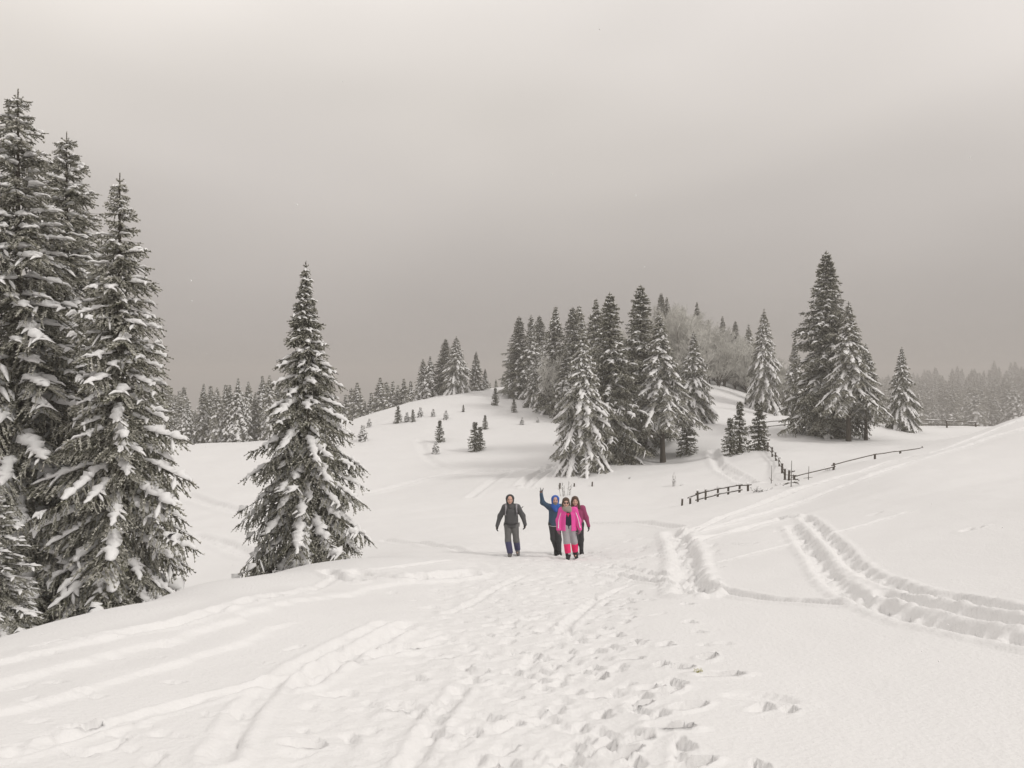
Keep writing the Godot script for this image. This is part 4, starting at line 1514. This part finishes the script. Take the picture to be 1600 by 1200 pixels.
func man_in_grey(black: Material) -> void:
	var J := {"head": Vector3(-0.03, 1.625, 0.03), "sl": Vector3(-0.18, 1.415, 0), "sr": Vector3(0.19, 1.415, 0), "el": Vector3(-0.31, 1.16, -0.02), "er": Vector3(0.335, 1.17, 0.0), "wl": Vector3(-0.395, 0.89, 0.05), "wr": Vector3(0.40, 0.94, 0.10),
		"dl": Vector3(-0.15, -1, 0.15), "dr": Vector3(-0.1, -1, 0.3), "hl": Vector3(-0.09, 0.90, 0), "hr": Vector3(0.11, 0.90, 0), "kl": Vector3(-0.085, 0.48, 0.09), "kr": Vector3(0.15, 0.47, 0.02), "al": Vector3(-0.03, 0.12, 0.13), "ar": Vector3(0.185, 0.15, -0.14)}
	var o := walker(798.5, 869.5, "walker on his own in grey jacket with backpack straps and dark hood", J)
	var h: Vector3 = J.head
	var grey := cloth(Color(0.085, 0.085, 0.088))
	var b := part("body", join([blob(body_limbs(J), 0.016, 0.012), blob(head_limbs(h), 0.007, 0.008)]), M.skin, o)
	face(b, h, M.lips)
	var j := part("jacket", blob(jacket_limbs(J, 0.012), 0.013, 0.02, [[Vector3(0, 0.84, 0), Vector3(0, -1, 0)]]), grey, o)
	part("collar", blob([limb(h + Vector3(0.01, -0.13, -0.01), h + Vector3(0.02, -0.19, -0.01), 0.085, 0.10, 0.95)], 0.012, 0.01), grey, j)
	var t := part("trousers", blob(trouser_limbs(J, 0.012), 0.013, 0.02), cloth(Color(0.14, 0.14, 0.138)), o)
	var blue := cloth(Color(0.075, 0.075, 0.15))
	for s in [["kl", "al"], ["kr", "ar"]]:
		part("gaiter", blob([limb(J[s[0]].lerp(J[s[1]], 0.12), J[s[1]] + Vector3(0, 0.05, 0), 0.094, 0.085)], 0.012, 0.01), blue, t)
	part("hood", blob([limb(h + Vector3(0, 0.035, -0.025), h + Vector3(0, -0.06, -0.035), 0.125, 0.112)], 0.010, 0.01, [[h + Vector3(0, 0, 0.072), Vector3(0, 0.25, 1).normalized()]], [[h + Vector3(0, -0.005, 0.10), Vector3(0.086, 0.098, 0.13)]]), cloth(Color(0.040, 0.042, 0.045)), o)
	for s in [["wl", "dl", 1.0], ["wr", "dr", -1.0]]:
		part("glove", blob(hand_limbs(J[s[0]], J[s[1]], Vector3(0.4 * s[2], 0.1, 1), 0.55), 0.006, 0.006), black, o)
	boot(o, J.al, -0.02, cloth(Color(0.16, 0.155, 0.15)))
	boot(o, J.ar, 0.03, cloth(Color(0.16, 0.155, 0.15)), 0.05)
	var pack := part("backpack", blob([limb(Vector3(-0.06, 1.38, -0.22), Vector3(-0.06, 1.0, -0.22), 0.11, 0.13, 0.9), limb(Vector3(0.08, 1.38, -0.22), Vector3(0.08, 1.0, -0.22), 0.11, 0.13, 0.9)], 0.016, 0.02), black, o)
	var pale := mat("strap_grey", Color(0.30, 0.29, 0.31), 0.7, 0.3)
	for s in [-1.0, 1.0]:
		var T := Tris.new()
		var c := 0.005
		strap(T, [Vector3(c + 0.13 * s, 1.50, -0.06), Vector3(c + 0.145 * s, 1.515, 0.03), Vector3(c + 0.15 * s, 1.43, 0.115), Vector3(c + 0.155 * s, 1.30, 0.14), Vector3(c + 0.165 * s, 1.20, 0.12)], 0.030, 0.4)
		part("strap", T.mesh(), pale, pack)
	var T := Tris.new()
	strap(T, [Vector3(-0.20, 0.96, 0.02), Vector3(-0.12, 0.95, 0.12), Vector3(0.0, 0.945, 0.145), Vector3(0.13, 0.95, 0.12), Vector3(0.21, 0.96, 0.02)], 0.022, 0.5)
	part("hip_belt", T.mesh(), black, pack)
	var U := Tris.new()
	stick(U, Vector3(-0.22, 0.91, 0.06), Vector3(-0.15, 0.97, 0.1), 0.008, 0.008)
	stick(U, Vector3(0.29, 1.36, -0.12), Vector3(0.35, 1.42, -0.12), 0.012, 0.009)
	stick(U, Vector3(0.245, 0.98, 0.0), Vector3(0.235, 0.86, 0.02), 0.01, 0.008)
	part("strap_end", U.mesh(), black, pack)


func waving_hiker(black: Material) -> void:
	var J := {"head": Vector3(0.02, 1.585, 0.03), "sl": Vector3(-0.165, 1.40, 0), "sr": Vector3(0.175, 1.40, 0), "el": Vector3(-0.345, 1.53, 0.05), "er": Vector3(0.27, 1.13, -0.10), "wl": Vector3(-0.385, 1.775, 0.08), "wr": Vector3(0.28, 0.93, 0.02),
		"dl": Vector3(-0.03, 1, 0.02), "dr": Vector3(0.0, -1, 0.2), "hl": Vector3(-0.075, 0.88, 0), "hr": Vector3(0.085, 0.88, 0), "kl": Vector3(-0.045, 0.49, 0.02), "kr": Vector3(0.125, 0.48, 0.08), "al": Vector3(0.045, 0.12, -0.06), "ar": Vector3(0.135, 0.115, 0.08)}
	var o := walker(866.5, 867.0, "hiker in slate blue jacket and blue hood raising two fingers", J)
	var h: Vector3 = J.head
	var slate := cloth(Color(0.050, 0.088, 0.135))
	var b := part("body", join([blob(body_limbs(J), 0.016, 0.012), blob(head_limbs(h), 0.007, 0.008)]), M.skin, o)
	face(b, h, M.lips)
	var j := part("jacket", blob(jacket_limbs(J, 0.008), 0.013, 0.02, [[Vector3(0, 0.86, 0), Vector3(0, -1, 0)]]), slate, o)
	var hem := Tris.new()
	strap(hem, [Vector3(-0.18, 0.865, 0.02), Vector3(-0.10, 0.86, 0.125), Vector3(0.0, 0.857, 0.145), Vector3(0.11, 0.86, 0.125), Vector3(0.19, 0.865, 0.02)], 0.012, 0.8)
	part("hem", hem.mesh(), mat("hem_white", Color(0.55, 0.55, 0.55)), j)
	part("trousers", blob(trouser_limbs(J, 0.0), 0.013, 0.02), cloth(Color(0.050, 0.052, 0.055)), o)
	var blue := cloth(Color(0.035, 0.115, 0.42))
	part("hood", blob([limb(h + Vector3(0, 0.035, -0.02), h + Vector3(0, -0.06, -0.02), 0.120, 0.108)], 0.010, 0.01, [[h + Vector3(0, 0, 0.075), Vector3(0, 0.2, 1).normalized()]], [[h + Vector3(0, -0.01, 0.10), Vector3(0.070, 0.082, 0.12)]]), blue, o)
	part("neck_tube", blob([limb(h + Vector3(0, -0.085, 0.03), h + Vector3(0.0, -0.10, 0.02), 0.072, 0.08)], 0.009, 0.01), cloth(Color(0.20, 0.19, 0.15)), o)
	part("scarf", blob([limb(h + Vector3(-0.05, -0.15, 0.02), h + Vector3(0.05, -0.15, 0.02), 0.085, 0.085, 0.95), limb(h + Vector3(-0.02, -0.20, 0.07), h + Vector3(0.01, -0.27, 0.10), 0.075, 0.05, 0.7)], 0.011, 0.012), blue, o)
	part("glove", blob(hand_limbs(J.wl, J.dl, Vector3(1, 0, 0.1), 0.3, true), 0.006, 0.005), black, o)
	part("glove", blob(hand_limbs(J.wr, J.dr, Vector3(-0.3, 0, 1), 0.5), 0.006, 0.006), black, o)
	boot(o, J.al, -0.01, black, 0.01)
	boot(o, J.ar, 0.02, black)


func woman_in_maroon(black: Material) -> void:
	var J := {"head": Vector3(-0.085, 1.555, 0.03), "sl": Vector3(-0.175, 1.37, 0), "sr": Vector3(0.145, 1.36, 0), "el": Vector3(-0.22, 1.09, 0.05), "er": Vector3(0.245, 1.08, 0.0), "wl": Vector3(-0.16, 0.90, 0.13), "wr": Vector3(0.305, 0.85, 0.06),
		"dl": Vector3(0.4, -0.6, 0.3), "dr": Vector3(0.1, -1, 0.15), "hl": Vector3(-0.085, 0.86, 0), "hr": Vector3(0.075, 0.86, 0), "kl": Vector3(-0.06, 0.46, 0.04), "kr": Vector3(0.095, 0.46, 0.02), "al": Vector3(-0.05, 0.12, -0.05), "ar": Vector3(0.10, 0.115, 0.02)}
	var o := walker(903.0, 866.5, "woman with long brown hair in maroon jacket behind the pink one", J)
	var h: Vector3 = J.head
	var red := cloth(Color(0.30, 0.055, 0.135))
	var b := part("body", join([blob(body_limbs(J), 0.016, 0.012), blob(head_limbs(h), 0.007, 0.008)]), M.skin, o)
	face(b, h, M.lips)
	var j := part("jacket", blob(jacket_limbs(J, 0.006), 0.013, 0.02, [[Vector3(0, 0.80, 0), Vector3(0, -1, 0)]]), red, o)
	part("collar", blob([limb(h + Vector3(0.03, -0.13, -0.01), h + Vector3(0.05, -0.17, -0.01), 0.080, 0.09, 0.95)], 0.012, 0.01), red, j)
	part("trousers", blob(trouser_limbs(J, 0.0), 0.013, 0.02), cloth(Color(0.042, 0.043, 0.046)), o)
	part("hair", blob([limb(h + Vector3(0, 0.055, -0.02), h + Vector3(0, -0.01, -0.03), 0.105, 0.105), limb(h + Vector3(-0.085, 0.0, 0.0), h + Vector3(-0.10, -0.16, 0.06), 0.040, 0.035), limb(h + Vector3(0.085, 0.0, 0.0), h + Vector3(0.12, -0.18, 0.05), 0.042, 0.038), limb(h + Vector3(0, -0.03, -0.05), h + Vector3(0.03, -0.2, -0.06), 0.09, 0.09)], 0.009, 0.012, [], [[h + Vector3(0, -0.015, 0.10), Vector3(0.066, 0.092, 0.13)]]), M.hair, o)
	part("glove", blob(hand_limbs(J.wl, J.dl, Vector3(0.2, 0.5, 1), 0.6), 0.006, 0.006), black, o)
	part("glove", blob(hand_limbs(J.wr, J.dr, Vector3(-0.3, 0, 1), 0.5), 0.006, 0.006), black, o)
	boot(o, J.al, -0.02, black)
	boot(o, J.ar, 0.02, black)


func woman_in_pink(black: Material) -> void:
	var J := {"head": Vector3(-0.055, 1.545, 0.04), "sl": Vector3(-0.175, 1.345, 0), "sr": Vector3(0.19, 1.345, 0), "el": Vector3(-0.255, 1.07, 0.0), "er": Vector3(0.285, 1.07, 0.0), "wl": Vector3(-0.265, 0.83, 0.06), "wr": Vector3(0.325, 0.84, 0.06),
		"dl": Vector3(0.05, -1, 0.2), "dr": Vector3(-0.05, -1, 0.2), "hl": Vector3(-0.07, 0.88, 0), "hr": Vector3(0.10, 0.88, 0), "kl": Vector3(-0.035, 0.48, 0.06), "kr": Vector3(0.175, 0.48, 0.0), "al": Vector3(0.005, 0.12, 0.09), "ar": Vector3(0.215, 0.14, -0.12)}
	var o := walker(887.3, 874.0, "woman in front in open pink jacket, grey trousers and sunglasses", J)
	var h: Vector3 = J.head
	var pink := cloth(Color(0.78, 0.085, 0.36))
	var hot := cloth(Color(0.80, 0.025, 0.15))
	var navy := cloth(Color(0.020, 0.022, 0.040))
	var grey := cloth(Color(0.36, 0.345, 0.36))
	var b := part("body", join([blob(body_limbs(J), 0.016, 0.012), blob(head_limbs(h), 0.007, 0.008)]), M.skin, o)
	face(b, h, M.lips)
	# the shirt under the open jacket, then the jacket with the opening left free down the front
	var mid: Vector3 = (J.hl + J.hr) * 0.5
	var nk := Vector3(0.0, J.sl.y, 0.0)
	var shirt := part("shirt", blob([limb(nk + Vector3(-0.05, -0.12, 0.005), mid + Vector3(-0.05, 0.02, 0), 0.125, 0.125, 0.8), limb(nk + Vector3(0.05, -0.12, 0.005), mid + Vector3(0.05, 0.02, 0), 0.125, 0.125, 0.8)], 0.013, 0.02, [[Vector3(0, 0.84, 0), Vector3(0, -1, 0)]]), navy, o)
	part("shirt_print", blob([limb(Vector3(-0.035, 1.26, 0.105), Vector3(0.035, 1.26, 0.105), 0.022, 0.022, 0.4), limb(Vector3(0.0, 1.25, 0.108), Vector3(0.0, 1.18, 0.108), 0.026, 0.010, 0.4)], 0.008, 0.008), hot, shirt)
	var j := part("jacket", blob(jacket_limbs(J, 0.015, 0.03), 0.012, 0.02, [[Vector3(0, 0.795, 0), Vector3(0, -1, 0)]], [[Vector3(0.01, 0.98, 0.19), Vector3(0.088, 0.46, 0.20)]]), pink, o)
	var white := mat("stripe_white", Color(0.78, 0.76, 0.78), 0.6, 0.4)
	for s in [["sl", "el", "wl", -1.0], ["sr", "er", "wr", 1.0]]:
		var T := Tris.new()
		var f := Vector3(0.0, 0, 0.072)
		strap(T, [J[s[0]] + f + Vector3(0, -0.02, 0.005), J[s[0]].lerp(J[s[1]], 0.5) + f, J[s[1]] + f, J[s[1]].lerp(J[s[2]], 0.5) + f, J[s[2]] + f * 0.8 + Vector3(0, 0.04, 0)], 0.014, 0.9)
		part("stripe", T.mesh(), white, j)
	part("scarf", blob([limb(h + Vector3(-0.03, -0.14, 0.01), h + Vector3(0.07, -0.14, 0.01), 0.085, 0.085, 0.95), limb(h + Vector3(0.0, -0.17, 0.05), h + Vector3(0.10, -0.19, 0.04), 0.06, 0.06)], 0.011, 0.012), cloth(Color(0.30, 0.27, 0.23)), o)
	var t := part("trousers", blob(trouser_limbs(J, 0.012), 0.013, 0.02), grey, o)
	for s in [["kl", "al"], ["kr", "ar"]]:
		part("gaiter", blob([limb(J[s[0]].lerp(J[s[1]], 0.15), J[s[0]].lerp(J[s[1]], 0.70), 0.092, 0.086)], 0.012, 0.008), hot, t)
		part("boot_shaft", blob([limb(J[s[0]].lerp(J[s[1]], 0.72), J[s[1]], 0.080, 0.07)], 0.012, 0.008), black, t)
	boot(o, J.al, -0.03, black)
	boot(o, J.ar, 0.03, black, 0.05)
	part("hair", blob([limb(h + Vector3(0, 0.055, -0.02), h + Vector3(0, -0.01, -0.03), 0.103, 0.103), limb(h + Vector3(-0.08, -0.01, 0.0), h + Vector3(-0.085, -0.10, 0.02), 0.035, 0.03), limb(h + Vector3(0.08, -0.01, 0.0), h + Vector3(0.085, -0.10, 0.02), 0.035, 0.03)], 0.009, 0.012, [], [[h + Vector3(0, -0.02, 0.10), Vector3(0.068, 0.095, 0.13)]]), M.hair, o)
	part("sunglasses", join([ball(Vector3(0.030, 0.022, 0.012), h + Vector3(-0.036, 0.012, 0.094)), ball(Vector3(0.030, 0.022, 0.012), h + Vector3(0.036, 0.012, 0.094)), ball(Vector3(0.07, 0.005, 0.01), h + Vector3(0, 0.022, 0.094)), ball(Vector3(0.006, 0.006, 0.05), h + Vector3(-0.078, 0.02, 0.05)), ball(Vector3(0.006, 0.006, 0.05), h + Vector3(0.078, 0.02, 0.05))]), M.lens_dark, o)
	for s in [["wl", "dl", 1.0], ["wr", "dr", -1.0]]:
		part("glove", blob(hand_limbs(J[s[0]], J[s[1]], Vector3(0.4 * s[2], 0.1, 1), 0.7), 0.006, 0.006), cloth(Color(0.25, 0.10, 0.15)), o)


# ------------------------------------------------------------------ small things
func bare_sapling(bx: float, tip: float, foot: float, label: String, arms: int, needles: float) -> void:
	var p := sight(bx, foot, 25.0)
	var tall: float = (foot - tip) / FOC * p.z
	var o := thing("bare_sapling", label, "sapling", spot(p.x, p.z), 0.0, "bare saplings by the fence corner")
	var T := Tris.new()
	stick(T, Vector3(0, -0.2, 0), Vector3(0.03, tall, 0), 0.022, 0.010, 5)
	part("stem", T.mesh(), M.bark, o)
	for k in arms:
		var h := tall * (0.15 + 0.55 * k / maxf(arms, 1))
		var a := rng.randf() * TAU
		for s in [0.0, PI]:
			var B := Tris.new()
			var L := tall * (0.38 - 0.3 * k / arms) * rng.randf_range(0.8, 1.2)
			var dir := Vector3(cos(a + s), rng.randf_range(-0.1, 0.25), sin(a + s) * 0.5).normalized()
			var root := Vector3(0.03 * h / tall, h, 0)
			stick(B, root, root + dir * L, 0.012, 0.005, 4)
			if rng.randf() < needles:
				twig(B, root + dir * L * 0.2, dir, L * 0.85, 0.05, 0.06, 0.2)
			part("branch", B.mesh(), M.bark, o)


func dry_plant(bx: float, tip: float, foot: float, label: String, stems: int, wide: float, snow: float) -> void:
	var p := sight(bx, foot, 6.0)
	var tall: float = (foot - tip) / FOC * p.z
	var o := thing("dry_plant", label, "plant", spot(p.x, p.z), 0.0)
	for k in stems:
		var T := Tris.new()
		var f := Vector3(rng.randf_range(-wide, wide), -0.05, rng.randf_range(-wide, wide) * 0.5)
		var top := f * 1.5 + Vector3(0, tall * rng.randf_range(0.55, 1.0), 0)
		stick(T, f, top, 0.010, 0.006, 4)
		for j in 5:
			var q := f.lerp(top, rng.randf_range(0.3, 0.95))
			stick(T, q, q + Vector3(rng.randf_range(-0.12, 0.12), 0.08, rng.randf_range(-0.1, 0.1)) * tall, 0.006, 0.004, 4)
		var st := part("stem", T.mesh(), M.bark, o)
		if rng.randf() < snow:
			var S := Tris.new()
			for j in 2:
				var q := f.lerp(top, rng.randf_range(0.2, 0.7))
				snow_roll(S, [q + Vector3(-0.07, 0, 0), q + Vector3(0, 0.03, 0), q + Vector3(0.08, 0, 0)], [0.01, 0.06, 0.01], 0.9, 6)
			part("snow_cap", S.mesh(), M.snow_clump, st)


func small_things() -> void:
	rng.seed = 77
	bare_sapling(1205, 728, 756, "thin bare sapling with one cross branch left of the fence corner", 1, 0.0)
	bare_sapling(1236, 720, 761, "spiky half bare conifer sapling at the fence corner", 4, 0.8)
	bare_sapling(1263, 729, 750, "thin bare sapling right of the fence corner", 1, 0.0)
	dry_plant(884, 751, 776, "dead stalks sticking out of the snow behind the group of three", 7, 0.28, 0.3)
	dry_plant(1051, 736, 761, "small snowy dead shrub below the bare trunk foot", 5, 0.12, 0.9)
	dry_plant(1066, 755, 760, "low tuft of dead twigs beside the small snowy shrub", 4, 0.12, 0.8)
	dry_plant(983, 741, 750, "short twig alone on the slope under the middle spruces", 2, 0.05, 0.3)
	# brush at the end of the low fence
	dry_plant(1190, 756, 768, "tangle of snowed up brushwood at the right end of the low fence", 12, 0.40, 0.9)
	dry_plant(1182, 760, 769, "dark stubs of brushwood at the last post of the low fence", 6, 0.15, 0.7)
	dry_plant(1218, 752, 758, "snowed up twigs between the bare sapling and the fence corner", 7, 0.3, 0.9)
	dry_plant(1298, 728, 735, "twigs round the first post of the single rail fence", 5, 0.2, 0.8)
	# marker stubs in the hollow
	for t in [[874.5, 756, 765, "short dark stake left of the dead stalks in the hollow"], [897, 756, 761, "shortest stake right of the dead stalks in the hollow"], [925, 753, 760, "lone short stake below the white laden spruce"]]:
		var p := sight(t[0], t[2], 25.0)
		var o := thing("stake", t[3], "stake", spot(p.x, p.z), 0.0, "short stakes in the hollow")
		var T := Tris.new()
		stick(T, Vector3(0, -0.2, 0), Vector3(0.02, (t[2] - t[1]) / FOC * p.z, 0), 0.05, 0.045)
		part("post", T.mesh(), M.old_wood, o)
	# a yellowish tuft by the deep footprints
	var p := sight(1089, 1053)
	var o := thing("lichen_tuft", "tiny yellow green tuft lying in the snow by the deep footprints", "plant", spot(p.x, p.z))
	var T := Tris.new()
	for k in 40:
		var q := Vector3(rng.randf_range(-0.03, 0.05), rng.randf_range(0.0, 0.025), rng.randf_range(-0.02, 0.02))
		var u := Vector3(rng.randf_range(-1, 1), rng.randf_range(-0.3, 1), rng.randf_range(-1, 1)).normalized() * 0.018
		T.tri(q, q + u, q + u.cross(Vector3(0.3, 1, 0.2)).normalized() * 0.009, Color(0.33, 0.30, 0.045) * rng.randf_range(0.5, 1.2))
	part("sprig", T.mesh(), M.needles, o)
	# a few flakes in the air
	var flake := SphereMesh.new()
	flake.radius = 0.0045
	flake.height = 0.009
	flake.radial_segments = 6
	flake.rings = 3
	var mm := MultiMesh.new()
	mm.transform_format = MultiMesh.TRANSFORM_3D
	mm.mesh = flake
	mm.instance_count = 900
	for i in 900:
		var d := 3.0 + 23.0 * pow(rng.randf(), 0.6)
		var x := rng.randf_range(-0.7, 0.7) * d
		var y := lerpf(ground(x, d) + 0.1, 5.0 + 0.1 * d, rng.randf())
		mm.set_instance_transform(i, Transform3D(Basis.from_scale(Vector3.ONE * rng.randf_range(0.5, 1.4)), Vector3(x, y + EYE, -d)))
	var f := MultiMeshInstance3D.new()
	f.name = "falling_snow"
	f.multimesh = mm
	f.material_override = M.snow_clump
	f.set_meta("kind", "stuff")
	f.set_meta("label", "sparse snowflakes drifting through the air")
	add_child(f)
